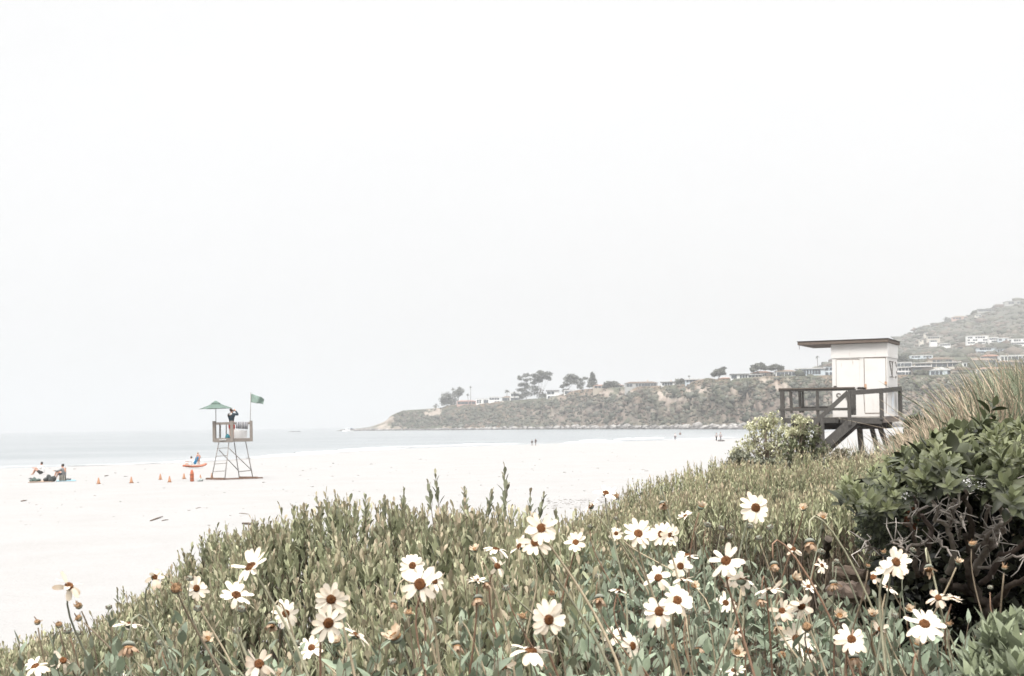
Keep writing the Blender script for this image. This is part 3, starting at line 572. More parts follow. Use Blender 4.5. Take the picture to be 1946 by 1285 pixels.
def palm(label, px, base, top, Y=None, rad=4, n=22, r_=.28, droop=1.0, name='palm_tree'):
    Y = Y or edgeY(px, 8); b0 = P(px, base, Y); t0 = P(px + random.uniform(-.5, .5), top, Y); o = empty(name, b0, label, 'palm tree', CL)
    tk = MB(); tk.tube([b0 - np.array([0, 0, 3]), (b0 + t0) / 2 + np.array([.15, 0, 0]), t0], [r_, r_ * .8, r_ * .7], 7, col=(.13, .11, .09)); tk.build('trunk', M['bark'], o)
    V = []; Q = []; C = []; s = Y / F * rad
    for k in range(n):
        az = k * 2.4; el = random.uniform(-.5, 1.3); d = np.array([math.cos(az) * math.cos(el), math.sin(az) * math.cos(el), math.sin(el)]); sd_ = np.cross(d, (0, 0, 1)); sd_ /= np.linalg.norm(sd_) + 1e-6
        b = len(V)
        for u, wd in ((0, .04), (.35, .16), (.7, .16), (1, .02)):
            p = t0 + d * s * u - np.array([0, 0, 1]) * s * .55 * droop * u * u; V += [p - sd_ * s * wd, p + sd_ * s * wd]; C += [(.085, .09, .066)] * 2
        Q += [(b + 2 * i_, b + 2 * i_ + 1, b + 2 * i_ + 3, b + 2 * i_ + 2) for i_ in range(3)]
    np_mesh('crown', np.array(V), np.array(Q), np.array(C), M['leaf'], o); return o
palm('tall thin fan palm rising above the salmon pink house', 894, 768, 735, rad=3.2)
palm('shorter drooping palm left of the tall thin fan palm', 889.5, 768, 750, rad=5, n=16)
palm('palm poking over the crown of the small round tree', 861, 768, 739, rad=5)
palm('low bushy palm at the very tip of the plantings', 828, 778, 770, rad=7, n=26)
palm('feathery palm over the beige house with arches', 963, 763, 742, rad=6)
palm('palm over the small white house on the point', 977, 760, 746, rad=5)
palm('lone thin palm beside the modern glass house', 1309.5, 730, 714, rad=3.2, r_=.2)
palm('tall palm on the skyline just left of the tower hut', 1553.5, 714, 678, rad=4.2, r_=.25)
palm('tiny palm on the hill skyline', 1797, 612, 602.5, Y=hill_at(1797, 611)[0], rad=2.6, r_=.45)
# ================================================================== WHITE LIFEGUARD TOWER (right)
M['wood_dark'] = plain('weathered_grey_wood', (.046, .043, .040), (.082, .077, .070), 3, .85, .3, .75, .004, (14, 14, 2.5))
M['wood_brown'] = plain('brown_roof_wood', (.085, .068, .057), (.15, .122, .103), 4, .85, .3, .7, .004, (3, 14, 14))
M['deck'] = plain('pale_deck_boards', (.33, .305, .28), (.25, .225, .2), 5, .85, .35, .7, .003, (2, 14, 2))
M['wood_pale'] = plain('sun_bleached_wood', (.205, .182, .162), (.155, .135, .118), 5, .85, .3, .7, .004, (10, 10, 2))
m, nt, bs, N, L = newmat('white_painted_board'); f1 = noise(nt, 1.1, 5, .65); f2 = noise(nt, 9, 4, .6, 'Object', (1, 1, .25))
c = mixc(nt, ramp(nt, f1, .5, .8), (.535, .522, .505), (.49, .47, .445)); c = mixc(nt, ramp(nt, f2, .63, .8), c, (.37, .31, .26)); L.new(c, bs.inputs['Base Color']); bs.inputs['Roughness'].default_value = .55; bump(nt, bs, f2, .15, .004)
M['white_board'] = m
M['dark_metal'] = plain('dark_steel', (.022, .02, .019), (.04, .03, .025), 12, .7); M['trim_line'] = plain('dark_seam', (.16, .14, .125), (.25, .21, .18), 6, .8)
M['letter'] = plain('faded_dark_lettering', (.12, .112, .105), (.30, .28, .26), 14, .8, .4, .75)
YAW = -R(24); TE = np.array([math.cos(YAW), math.sin(YAW), 0]); TN = np.array([-math.sin(YAW), math.cos(YAW), 0])      # along the front / away from the viewer
C0 = P(1675.3, 797, 47.6)                      # front right corner of the deck
def on_plane(px, py, off=0.0):
    """photo pixel carried onto the plane of the deck front, off metres behind it"""
    d = P(px, py, 1) - np.array([0, 0, CAMZ]); o_ = np.array([0, 0, CAMZ]); q0 = C0 + TN * off; t = np.dot(q0 - o_, TN) / np.dot(d, TN); return o_ + d * t
tw_base = on_plane(1630, 900, 1.4); tw_base[2] = float(ground_z(np.array([tw_base[0]]), np.array([tw_base[1]]))[0])
tw = empty('lifeguard_tower', tw_base, 'white boarded lifeguard hut raised on dark legs with a grey railed deck and stairs', 'lifeguard tower')
UP = np.array([0, 0, 1.])
# hut
HO = .95
hl = on_plane(1582.5, 792, HO); hr = on_plane(1687.6, 792, HO); hl[2] = hr[2] = C0[2] + .10; HWID = np.linalg.norm(hr - hl); HTOP = on_plane(1640, 652.5, HO)[2]; HH_ = HTOP - hl[2]; HD = 2.15
hut = MB(); hc = (hl + hr) / 2 + TN * HD / 2; hut.frame_box(hc + UP * HH_ / 2, TE * HWID / 2, TN * HD / 2, UP * HH_ / 2)
wall = hut.build('hut_wall', M['white_board'], tw, bevel=.008)
def hutp(px, py, out=.0): return on_plane(px, py, HO) - TN * out
# upper band stands a little proud, drip ledge, door and shutter seams
bd = MB(); zb0 = hutp(1640, 679.6)[2]; bd.frame_box(hc + UP * (HTOP + zb0 - 2 * hl[2]) / 2, TE * (HWID / 2 + .025), TN * (HD / 2 + .025), UP * (HTOP - zb0) / 2 * .998)
bd.build('upper_wall_band', M['white_board'], tw, bevel=.006)
sm = MB(); ln = lambda a, b, w=.022: sm.beam(hutp(*a, .004), hutp(*b, .004), w, .012, up=TN)
ln((1583, 680.6), (1633.5, 680.2), .03); ln((1588.5, 683.6), (1633.5, 683.2)); ln((1641.8, 680.2), (1684, 679.6), .03); ln((1641.8, 680.6), (1643, 737)); ln((1683, 680), (1684, 738)); ln((1588.8, 684), (1589.5, 737), .014); ln((1641, 741), (1643.8, 785)); ln((1684, 740), (1684.6, 785)); ln((1643.8, 785.5), (1677, 785.2), .03); ln((1583, 739.5), (1633, 738.6), .02)
sm.build('seam', M['trim_line'], tw)
dr = MB(); a, b, c_, d_ = hutp(1643.2, 681.4), hutp(1682.6, 681), hutp(1684, 784.4), hutp(1644.2, 784.6); dr.add([p - TN * .012 for p in (a, b, c_, d_)] + [p + TN * .03 for p in (a, b, c_, d_)], [(3, 2, 1, 0), (0, 1, 5, 4), (1, 2, 6, 5), (2, 3, 7, 6), (3, 0, 4, 7), (4, 5, 6, 7)])
door = dr.build('door', M['white_board'], tw)
hd = MB(); [hd.frame_box(hutp(x, y, .02), TE * .035, TN * .02, UP * .05) for x, y in ((1645, 733), (1645.5, 739), (1683.5, 728))]; hd.build('hinge', plain('rusty_hinge', (.3, .15, .08), (.45, .3, .2), 20), door)
st_ = MB(); a, b, c_, d_ = hutp(1589.6, 684.6), hutp(1633.2, 684.2), hutp(1633.6, 736), hutp(1590, 736.5); st_.add([p - TN * .010 for p in (a, b, c_, d_)] + [p + TN * .03 for p in (a, b, c_, d_)], [(3, 2, 1, 0), (0, 1, 5, 4), (1, 2, 6, 5), (2, 3, 7, 6), (3, 0, 4, 7), (4, 5, 6, 7)])
st_.build('shutter', M['white_board'], tw)
lb = MB(); [lb.frame_box(hutp(x, y, .03), TE * .05, TN * .04, UP * .03) for x, y in ((1587.5, 735.3), (1633, 737.6), (1638.5, 737.6), (1643, 738.5))]; lb.build('latch', M['dark_metal'], tw)
# right side letters : a serif N and part of a second letter; S C low on the front wall
RS = hr + TE * .0
def side(u, z): return hr + TE * .008 + TN * u + UP * (z - hr[2])
zt_n, zb_n = hutp(1690, 684)[2], hutp(1690, 717)[2]
def letter_bars(bars, name):
    mb = MB()
    for (u0, z0, u1, z1, w_) in bars: mb.beam(side(u0, zb_n + (zt_n - zb_n) * z0), side(u1, zb_n + (zt_n - zb_n) * z1), .02, w_, up=TN, ext=.0)
    mb.build(name, M['letter'], tw)
letter_bars([(.40, .95, .66, .95, .07), (.46, .93, .98, .10, .10), (.86, .95, 1.20, .95, .06), (1.04, .93, 1.0, .10, .06), (.44, .05, .70, .05, .07), (.86, .05, 1.18, .05, .08)], 'lettering')
letter_bars([(1.62, .95, 1.80, .92, .05), (1.80, .90, 1.92, .70, .05), (1.92, .45, 1.98, .28, .05), (1.86, .10, 1.64, .05, .07)], 'lettering')
cu = bpy.data.curves.new('lettering', 'FONT'); cu.body = 'S C'; cu.size = .42; cu.extrude = .004; cu.offset = .006; tmp = bpy.data.objects.new('lettering', cu); COL.objects.link(tmp); bpy.context.view_layer.update()
me = bpy.data.meshes.new_from_object(tmp.evaluated_get(bpy.context.evaluated_depsgraph_get())); bpy.data.objects.remove(tmp)
p0 = hutp(1588.5, 763.5, .007) - origin(tw); Rm = Matrix(((TE[0], 0, -TN[0], p0[0]), (TE[1], 0, -TN[1], p0[1]), (0, 1, 0, p0[2]), (0, 0, 0, 1))); me.transform(Rm)
link_mesh('lettering', me, M['letter'], tw)
sp = MB(); sp.frame_box(side(1.0, hutp(1690, 762)[2]), TE * .003, TN * .22, UP * .34); sp.build('paint_smear', plain('pale_blue_smear', (.42, .48, .55), (.66, .64, .61), 6, .6, .4, .6, 0, (1, 1, .3)), tw)
# roof : flat slab with a long seaward overhang
r0 = on_plane(1515.5, 655.2, HO - .22); r1 = on_plane(1706, 649.5, HO - .22); r1 = on_plane(1686.6, 650.2, HO - .22); zr_ = HTOP + .005
rf = MB(); L0 = np.dot(r0 - hc, TE); L1 = HWID / 2 + .07; mid = hc + TE * (L0 + L1) / 2
rf.frame_box(np.array([mid[0], mid[1], zr_ + .055]), TE * (L1 - L0) / 2, TN * (HD / 2 + .22), UP * .055); rf.build('roof', M['wood_brown'], tw, bevel=.006)
ft = MB(); ft.frame_box(np.array([mid[0], mid[1], zr_ + .121]), TE * ((L1 - L0) / 2 + .02), TN * (HD / 2 + .24), UP * .010); ft.build('roof_felt', M['dark_metal'], tw)
hk = MB(); e_ = r0 + TE * .06; hk.tube([np.array([e_[0], e_[1], zr_]), np.array([e_[0], e_[1], zr_ - .15])], .008, 5); hk.build('hook', M['dark_metal'], tw)
# deck : boards, front fascia (two lengths), underside beams
DW0, DW1 = np.dot(on_plane(1487, 790) - C0, TE), 0.0; DZ = C0[2] + .10; DDEP = HO + HD + .25
dk = MB(); nb_ = 22
for k in range(nb_):
    u = (k + .5) / nb_ * DDEP; w_ = DDEP / nb_ * .94; cpt = C0 + TE * (DW0 + DW1) / 2 + TN * u; dk.frame_box(np.array([cpt[0], cpt[1], DZ - .02]), TE * (DW1 - DW0) / 2, TN * w_ / 2, UP * .018)
dk.build('deck_floor', M['deck'], tw)
fa = MB(); fz = DZ - .105
def dkp(x, y, z): q = C0 + TE * x + TN * y; return np.array([q[0], q[1], z])
fa.beam(dkp(DW0, -.03, fz), dkp(-1.42, -.03, fz), .05, .19); fa.build('fascia_board', M['wood_dark'], tw)
fa = MB(); fa.beam(dkp(-1.36, -.05, fz - .01), dkp(.03, -.05, fz - .05), .05, .19); fa.build('fascia_board', M['wood_dark'], tw)
fa = MB(); fa.beam(dkp(.03, -.02, fz - .03), dkp(.03, DDEP, fz), .05, .17); fa.build('fascia_board', M['wood_brown'], tw)
fa = MB(); fa.beam(dkp(DW0, -.0, fz), dkp(DW0, DDEP, fz), .05, .17); fa.build('fascia_board', M['wood_dark'], tw)
for y_ in (.45, 1.7, 2.9):
    bm_ = MB(); bm_.beam(dkp(DW0 + .35, y_, fz - .2), dkp(-.12, y_, fz - .2), .12, .24); bm_.build('deck_beam', M['dark_metal'], tw)
for x_ in np.linspace(DW0 + .3, -.3, 7):
    bm_ = MB(); bm_.beam(dkp(x_, .05, fz - .03), dkp(x_, DDEP - .05, fz - .03), .07, .12); bm_.build('joist', M['dark_metal'], tw)
# railings
def post(px, ptop, pbot, off, w_=.13, d_=.1, mat_='wood_dark', name='rail_post'):
    mb = MB(); a_, b_ = on_plane(px[0], ptop, off), on_plane(px[1], pbot, off); mb.beam(b_, a_, w_, d_, up=TN); return mb.build(name, M[mat_], tw, bevel=.006)
def rail(p, q, off0, off1, h_=.10, t_=.05, mat_='wood_dark', name='rail'):
    mb = MB(); mb.beam(on_plane(*p, off0), on_plane(*q, off1), t_, h_); return mb.build(name, M[mat_], tw, bevel=.006)
post((1486.3, 1487.6), 741, 799.5, -.06, .14); post((1552.8, 1554.5), 741, 792, -.06, .09, .09); post((1553.7, 1553), 792, 832, -.06, .10, .1, 'wood_brown', 'stair_post'); post((1621.4, 1622.2), 739, 789, -.0, .16)
post((1612.6, 1615), 744, 808, -.62, .11, .1); post((1674.6, 1676), 744, 797.5, -.08, .13)
post((1502.5, 1504.5), 741, 786, 1.2, .09); post((1519.5, 1521.5), 741, 784.5, DDEP - .3, .10); post((1525.8, 1526.5), 741, 784.5, DDEP - .1, .06)
rail((1480, 741.3), (1624, 738.8), -.07, -.07, .12, .06); rail((1480, 739.7), (1624, 737.2), -.05, -.05, .03, .17, 'wood_brown', 'rail_cap')
rail((1481, 779), (1620, 777.5), -.1, -.1, .09, .04, 'wood_dark', 'mid_rail')
rail((1487, 779), (1524, 774.6), -.05, DDEP - .1, .08, .04, 'wood_brown', 'mid_rail'); rail((1524, 774.6), (1583, 774), DDEP - .1, DDEP - .1, .07, .04, 'wood_dark', 'mid_rail'); rail((1484, 741.2), (1525, 741.8), -.05, DDEP - .1, .1, .05, 'wood_dark')
rail((1611, 747.2), (1677, 742.3), -.62, -.10, .16, .05); rail((1677, 742.5), (1712.4, 738.6), -.09, DDEP - .6, .16, .05)
post((1710.3, 1711.4), 741, 789, DDEP - .7, .13, .1); post((1712.3, 1712.8), 738.5, 791, DDEP - .55, .06, .12)
# stairs : handrail, two stringers, treads, posts
rail((1611.5, 745.5), (1557.5, 795), -.64, -.80, .15, .05, 'wood_dark', 'handrail'); rail((1557.5, 795), (1478, 866), -.80, -1.0, .15, .05, 'wood_dark', 'handrail')
post((1562.2, 1564.2), 794, 856, -.78, .12, .1, 'wood_dark', 'stair_post')
s0, s1 = on_plane(1622, 799, -.55), on_plane(1484, 921, -.55)
sg = MB(); sg.beam(s0, s1, .05, .32); sg.build('stringer', M['wood_dark'], tw, bevel=.006)
sg = MB(); sg.beam(s0 + TN * .62 - UP * .08, s1 + TN * .62 - UP * .08, .06, .28); sg.build('stringer', M['dark_metal'], tw)
for k in range(1, 9):
    q = s0 + (s1 - s0) * k / 9.5; td = MB(); td.frame_box(q + TN * .31 + UP * .02, TE * .13, TN * .28, UP * .022); td.build('stair_tread', M['wood_dark'], tw)
# legs
def leg(p, q, off0, off1, r_=.085):
    mb = MB(); a_, b_ = on_plane(*p, off0), on_plane(*q, off1); d = b_ - a_; gz = float(sand_z(b_[0:1], b_[1:2])[0]); t = (gz - .3 - a_[2]) / d[2]; mb.beam(a_, a_ + d * t, r_ * 2, r_ * 2, up=TN); mb.build('leg', M['dark_metal'], tw, bevel=.01)
leg((1632.5, 800), (1637.5, 860), .5, .5); leg((1653, 800), (1670, 862), 1.7, 1.9, .075); leg((1668, 800), (1690.5, 862), .6, .4, .08); leg((1554, 800), (1553, 860), .5, .5, .10); leg((1510, 800), (1502, 860), .6, .4, .08); leg((1526, 800), (1524, 860), 2.6, 2.6, .08)

# ================================================================== WATCH TOWER ON THE BEACH (left)
g0 = Gp(440, 911); TY = g0[1]; pxm = F / TY
def W(px, py, off=0.0): return P(px, py, TY + off)
wt = empty('watch_tower', g0, 'small open lifeguard platform on a thin tubular frame with a ladder', 'lifeguard tower')
zf = W(440, 837)[2]; zt = W(440, 804)[2]
cr = {'n': W(441.0, 837, -.78), 'l': W(407.5, 836, .05), 'r': W(477.8, 835, .05), 'b': W(443.5, 837, .9)}
for k in cr: cr[k][2] = zf
pf = MB(); pf.add([cr['n'], cr['r'], cr['b'], cr['l']] + [cr[k] - UP * .06 for k in 'nrbl'], [(0, 1, 2, 3), (7, 6, 5, 4), (0, 4, 5, 1), (1, 5, 6, 2), (2, 6, 7, 3), (3, 7, 4, 0)]); pf.build('platform_floor', M['wood_pale'], wt)
for a_, b_, zz, hh, tt_ in [('l', 'n', zf + .02, .24, .05), ('n', 'r', zf + .02, .20, .05), ('l', 'b', zf + .02, .14, .05), ('b', 'r', zf + .02, .14, .05), ('l', 'n', zt - .02, .14, .05), ('n', 'r', zt - .02, .13, .05), ('l', 'b', zt - .02, .1, .05), ('b', 'r', zt - .02, .1, .05)]:
    mb = MB(); p_, q_ = cr[a_].copy(), cr[b_].copy(); p_[2] = q_[2] = zz; mb.beam(p_, q_, tt_, hh, ext=.02); mb.build('kick_board' if zz < zf + .1 else 'rail', M['wood_pale'], wt, bevel=.006)
for k, w_ in (('n', .17), ('l', .17), ('r', .15), ('b', .1)):
    mb = MB(); d = np.array([1, 0, 0]) * .0; mb.frame_box(np.array([cr[k][0], cr[k][1], (zf + zt) / 2 + .02]) - np.array([0, .03, 0]), np.array([w_ / 2, 0, 0]), np.array([0, .07, 0]), UP * ((zt - zf) / 2 + .1)); mb.build('corner_post', M['wood_pale'], wt, bevel=.006)
for px_, off in ((418.2, .45), (430, .7)):
    mb = MB(); a_, b_ = W(px_, 837, off), W(px_, 806, off); mb.beam(a_, b_, .09 if px_ < 420 else .05, .06, up=(0, 1, 0)); mb.build('rail_post', M['wood_pale'], wt)
M['tube'] = plain('galvanised_tube', (.25, .24, .23), (.2, .175, .155), 6, .55, metal=.3); M['rust'] = plain('rusty_wood_skid', (.17, .10, .07), (.12, .075, .055), 5, .9)
feet = {'a': ((415.8, 841), (402, 909.5), -.0), 'b': ((434.8, 841), (427.3, 910), -.5), 'c': ((445.2, 841), (455, 910), .5), 'd': ((466.5, 838), (480.2, 906.5), .15)}
for k, (t_, b_, off) in feet.items():
    mb = MB(); e2 = W(*b_, off * 2.2); mb.tube([W(*t_, off), e2], .028, 7); mb.build('leg', M['tube'], wt, True)
for y_, (xa, xb) in ((852, (413.8, 433.2)), (866.8, (410.8, 431.6)), (881.5, (407.8, 430.2)), (896, (404.8, 428.8))):
    f_ = (y_ - 841) / 69; mb = MB(); mb.beam(W(xa, y_ + .6, -.0), W(xb, y_ - 1.0, -.5 - .6 * f_), .07, .035); mb.build('ladder_rung', M['tube'], wt)
for p_, q_, o1, o2 in (((434, 851), (478, 893.5), -.6, .25), ((416, 855), (453.5, 895), -.0, .9), ((452.5, 896.5), (477.5, 894), .9, .25)):
    mb = MB(); mb.tube([W(*p_, o1), W(*q_, o2)], .025, 6); mb.build('brace', M['tube'], wt, True)
for p_, q_, o1, o2 in (((392.5, 912), (426.5, 909), .1, -1.0), ((455.5, 911.5), (488.5, 908), 1.1, .2), ((427, 910.8), (499, 911), -1.2, .1)):
    mb = MB(); a_, b_ = W(*p_, o1), W(*q_, o2)
    for v in (a_, b_): v[2] = float(ground_z(v[0:1], v[1:2])[0]) + .05
    mb.beam(a_, b_, .13, .12 if q_[0] < 495 else .07); mb.build('base_skid', M['rust'], wt)
wb = MB(); a_, b_, c_, d_ = W(444.5, 834, -.2), W(468.5, 832, .1), W(469.5, 818.5, .1), W(444.5, 816.5, -.2)
wb.add([a_, b_, c_, d_] + [v + np.array([0, .05, 0]) for v in (a_, b_, c_, d_)], [(0, 1, 2, 3), (7, 6, 5, 4), (0, 4, 5, 1), (1, 5, 6, 2), (2, 6, 7, 3), (3, 7, 4, 0)]); wb.build('wind_panel', plain('white_canvas', (.68, .67, .66), (.6, .59, .58), 5), wt)
sg = MB(); a_, b_ = W(417, 835.8, -.34), W(429.5, 835.6, -.58); sg.beam(a_, b_, .02, .075); sgo = sg.build('sign_strip', plain('white_sign', (.5, .5, .49), (.44, .44, .43), 9), wt)
lt = MB()
for k in range(9):
    if k == 5: continue
    q = a_ + (b_ - a_) * (.08 + k * .1); lt.frame_box(q + np.array([-.005, -.013, 0]), (b_ - a_) / np.linalg.norm(b_ - a_) * .010, np.array([0, .002, 0]), UP * .022)
lt.build('lettering', M['letter'], sgo)
# umbrella, flag, towel, bag
um0 = W(410.3, 806, .0); um0[2] = zf; umb = empty('beach_umbrella', um0, 'green canvas umbrella with a vent cap over the beach watch platform', 'umbrella')
mb = MB(); mb.tube([um0, W(410, 764.5, .0)], .022, 7); mb.build('pole', M['tube'], umb, True)
ctr = W(410, 776.5); ap = W(410, 763.5); rx = 31.5 / pxm; V_ = [ap]; Fc = []; nS = 6
for k in range(nS):
    t = 2 * math.pi * k / nS + .05; V_.append(ctr + np.array([math.cos(t) * rx, math.sin(t) * rx, .02 * math.cos(t)]))
for k in range(nS):
    t = 2 * math.pi * (k + .5) / nS + .05; V_.append(ctr + np.array([math.cos(t) * rx * .86, math.sin(t) * rx * .86, -.0]))
for k in range(nS): V_.append(V_[0] + (V_[1 + k] - V_[0]) * .5 - UP * .02)
for k in range(nS): Fc += [(0, 1 + 2 * nS + k, 1 + 2 * nS + (k + 1) % nS), (1 + 2 * nS + k, 1 + k, 1 + nS + k), (1 + 2 * nS + k, 1 + nS + k, 1 + 2 * nS + (k + 1) % nS), (1 + nS + k, 1 + (k + 1) % nS, 1 + 2 * nS + (k + 1) % nS)]
M['green'] = plain('faded_green_canvas', (.098, .138, .118), (.085, .12, .10), 3, .9); M['green_light'] = plain('green_flag_cloth', (.19, .25, .218), (.155, .21, .182), 4, .9)
mb = MB(); mb.add(V_, Fc); o = mb.build('canopy', M['green'], umb); sd = o.modifiers.new('thick', 'SOLIDIFY'); sd.thickness = .012
mb = MB(); mb.lathe(ap + UP * .03, [(.30, -.13), (.02, .03)], 6); mb.build('vent_cap', M['green'], umb)
for k in range(nS):
    mb = MB(); mb.tube([ap - UP * .06, V_[1 + k] - UP * .02], .009, 5); mb.build('rib', M['tube'], umb)
f0 = W(475.2, 804, .1); f1 = W(476.6, 745.5, .1); fl = empty('warning_flag', f0, 'plain green flag flying from a thin pole on the beach platform', 'flag')
mb = MB(); mb.tube([f0 - UP * .3, f1], .018, 7); mb.build('flag_pole', M['tube'], fl, True)
nx, ny = 26, 10; V_ = []
for i_ in range(nx):
    u = i_ / (nx - 1)
    for j_ in range(ny):
        v = j_ / (ny - 1); a_ = (476.9 + 25.3 * u, 748.3 + 9.0 * u ** 1.2 + 3.2 * max(0, u - .8) * 5 * .5); b_ = (475.9 + 24.3 * u, 764.5 + 3.9 * u)
        px_ = a_[0] + (b_[0] - a_[0]) * v; py_ = a_[1] + (b_[1] - a_[1]) * v - .6 * math.sin(9 * u + 1) * u; V_.append(W(px_, py_, .1 + .13 * math.sin(7.5 * u + 1.4 * v) * (.25 + u)))
Fq = [(i_ * ny + j_, (i_ + 1) * ny + j_, (i_ + 1) * ny + j_ + 1, i_ * ny + j_ + 1) for i_ in range(nx - 1) for j_ in range(ny - 1)]
mb = MB(); mb.add(V_, Fq); o = mb.build('flag_cloth', M['green_light'], fl, True); sd = o.modifiers.new('thick', 'SOLIDIFY'); sd.thickness = .004
tl = MB(); nx = 40
for i_ in range(nx):
    u = i_ / (nx - 1); a_ = cr['n'] + (cr['r'] - cr['n']) * (.22 + .62 * u); fold = .018 * math.sin(u * 30); cc = [(.2, .2, .215), (.2, .2, .215), (.40, .40, .40), (.14, .145, .165), (.3, .295, .285)][int(u * 17) % 5]
    for (zz, yy) in ((zt - .05 - .27 - .05 * u, -.05), (zt + .04, -.05), (zt + .06, 0), (zt + .04, .05), (zt - .2, .05)): tl.V.append((a_[0], a_[1] + yy + fold, zz)); tl.T.append(cc)
tl.F = [(i_ * 5 + j_, (i_ + 1) * 5 + j_, (i_ + 1) * 5 + j_ + 1, i_ * 5 + j_ + 1) for i_ in range(nx - 1) for j_ in range(4)]
o = tl.build('striped_towel', M['cloth'], None, True); tag(o, 'grey striped towel hung over the rail of the beach platform', 'towel'); sd = o.modifiers.new('thick', 'SOLIDIFY'); sd.thickness = .008
bg_ = MB(); q = W(432.5, 829, -.15); q[2] = zf + .20; bg_.blob(q, (.135, .12, .16), 3, .10, 4, (.04, .15, .18)); o = bg_.build('stuff_bag', M['cloth'], None, True); tag(o, 'teal bag sitting on the floor of the beach platform', 'bag')

# ================================================================== PEOPLE
def skin_mesh(name, pts, edges, rad, mat_, parent, sub=2, root=0):
    o_ = origin(parent); bm = bmesh.new(); lay = bm.verts.layers.skin.verify(); vs_ = [bm.verts.new(Vector([float(c) for c in (np.array(p) - o_)])) for p in pts]; bm.verts.ensure_lookup_table()
    for a_, b_ in edges: bm.edges.new((vs_[a_], vs_[b_]))
    for v, r_ in zip(vs_, rad):
        v[lay].radius = r_ if hasattr(r_, '__len__') else (r_, r_)
    vs_[root][lay].use_root = True; me = bpy.data.meshes.new(name); bm.to_mesh(me); bm.free(); o = link_mesh(name, me, mat_, parent)
    sk = o.modifiers.new('skin', 'SKIN'); sk.use_smooth_shade = True; ss = o.modifiers.new('sub', 'SUBSURF'); ss.levels = sub; ss.render_levels = sub
    return o
def person(label, at, J, cloth, face=(0, 1, 0), hair=(.05, .035, .025), group=None, hat=None, size=1.0):
    """J: joint name -> offset from 'at' (metres). cloth: list of (name, colour, region)"""
    at = np.array(at, float); o = empty('person', at, label, 'person', group); p = {k: at + np.array(v, float) * size for k, v in J.items()}
    order = ['hip', 'waist', 'chest', 'neck', 'head', 'crown']; idx = {}; pts = []; rad = []; ed = []
    def put(n_, r_, par=None):
        idx[n_] = len(pts); pts.append(p[n_]); rad.append(tuple(np.array(r_ if hasattr(r_, '__len__') else (r_, r_)) * size))
        if par: ed.append((idx[par], idx[n_]))
    put('hip', (.13, .10)); put('waist', (.12, .095), 'hip'); put('chest', (.14, .105), 'waist'); put('neck', .052, 'chest')
    f = np.array(face, float); f /= np.linalg.norm(f); hd = p['head'] - p['neck']; p['jaw'] = p['neck'] + hd * .35 + f * .02 * size; p['brow'] = p['head'] + f * .0; p['crown'] = p['head'] + hd / np.linalg.norm(hd) * .085 * size
    put('jaw', .062, 'neck'); put('brow', (.086, .092), 'jaw'); put('crown', .055, 'brow'); p['nose'] = p['brow'] + f * .10 * size - UP * .03 * size; put('nose', .014, 'brow')
    for s_ in 'LR':
        put('sh' + s_, .062, 'chest'); put('el' + s_, .042, 'sh' + s_); put('wr' + s_, .028, 'el' + s_); d = p['wr' + s_] - p['el' + s_]; d /= np.linalg.norm(d); p['pa' + s_] = p['wr' + s_] + d * .07 * size; put('pa' + s_, (.036, .018), 'wr' + s_)
        sd_ = np.cross(d, f if abs(np.dot(d, f)) < .9 else UP); sd_ /= np.linalg.norm(sd_)
        for q_ in range(4):
            p['fi'] = p['pa' + s_] + d * (.075 - .012 * abs(q_ - 1.3)) * size + sd_ * (q_ - 1.5) * .02 * size; put('fi', .0085, 'pa' + s_)
        p['fi'] = p['wr' + s_] + d * .06 * size + sd_ * .06 * size; put('fi', .010, 'wr' + s_)
        put('th' + s_, .088, 'hip'); put('kn' + s_, .058, 'th' + s_); put('an' + s_, .038, 'kn' + s_); put('to' + s_, (.035, .03), 'an' + s_)
    skin_mesh('body', pts, ed, rad, M['skin'], o, 2)
    REG = {'top': (['hip', 'waist', 'chest', 'shL', 'shR', 'elL', 'elR', 'wrL', 'wrR'], [.142, .138, .152, .078, .078, .058, .058, .045, .045]),
           'tee': (['hip', 'waist', 'chest', 'shL', 'shR', 'elL', 'elR'], [.142, .138, .152, .078, .078, .062, .060]),
           'coat': (['knL', 'hip', 'waist', 'chest', 'shL', 'shR', 'elL', 'elR', 'wrL', 'wrR'], [.12, .17, .16, .158, .08, .08, .062, .062, .05, .05]),
           'shorts': (['hip', 'waist', 'thL', 'thR', 'mL', 'mR'], [.145, .132, .102, .102, .095, .095]),
           'trousers': (['hip', 'waist', 'thL', 'thR', 'knL', 'knR', 'anL', 'anR'], [.145, .132, .102, .102, .074, .074, .058, .058]),
           'dress': (['hip', 'waist', 'chest', 'thL', 'thR'], [.155, .135, .148, .12, .12])}
    p['mL'] = p['thL'] * .35 + p['knL'] * .65; p['mR'] = p['thR'] * .35 + p['knR'] * .65
    PAR = {'waist': 'hip', 'chest': 'waist', 'shL': 'chest', 'shR': 'chest', 'elL': 'shL', 'elR': 'shR', 'wrL': 'elL', 'wrR': 'elR', 'thL': 'hip', 'thR': 'hip', 'knL': 'thL', 'knR': 'thR', 'anL': 'knL', 'anR': 'knR', 'mL': 'thL', 'mR': 'thR'}
    for (nm, col_, reg) in cloth:
        ks, rs = REG[reg]
        if reg == 'coat': p['hem'] = (p['knL'] + p['knR']) / 2 + UP * .08; ks = ['hip', 'hem'] + ks[2:]; rs = [.17, .15] + rs[2:]
        if reg in ('shorts', 'trousers'): pass
        ii = {k: i_ for i_, k in enumerate(ks)}; e_ = []
        for k in ks[1:]: e_.append((ii['hip'] if k == 'hem' else ii[PAR[k]], ii[k]))
        skin_mesh(nm, [p[k] for k in ks], e_, [r_ * size for r_ in rs], plain('cloth_' + nm, col_, tuple(c * .85 for c in col_), 9, .85), o, 2)
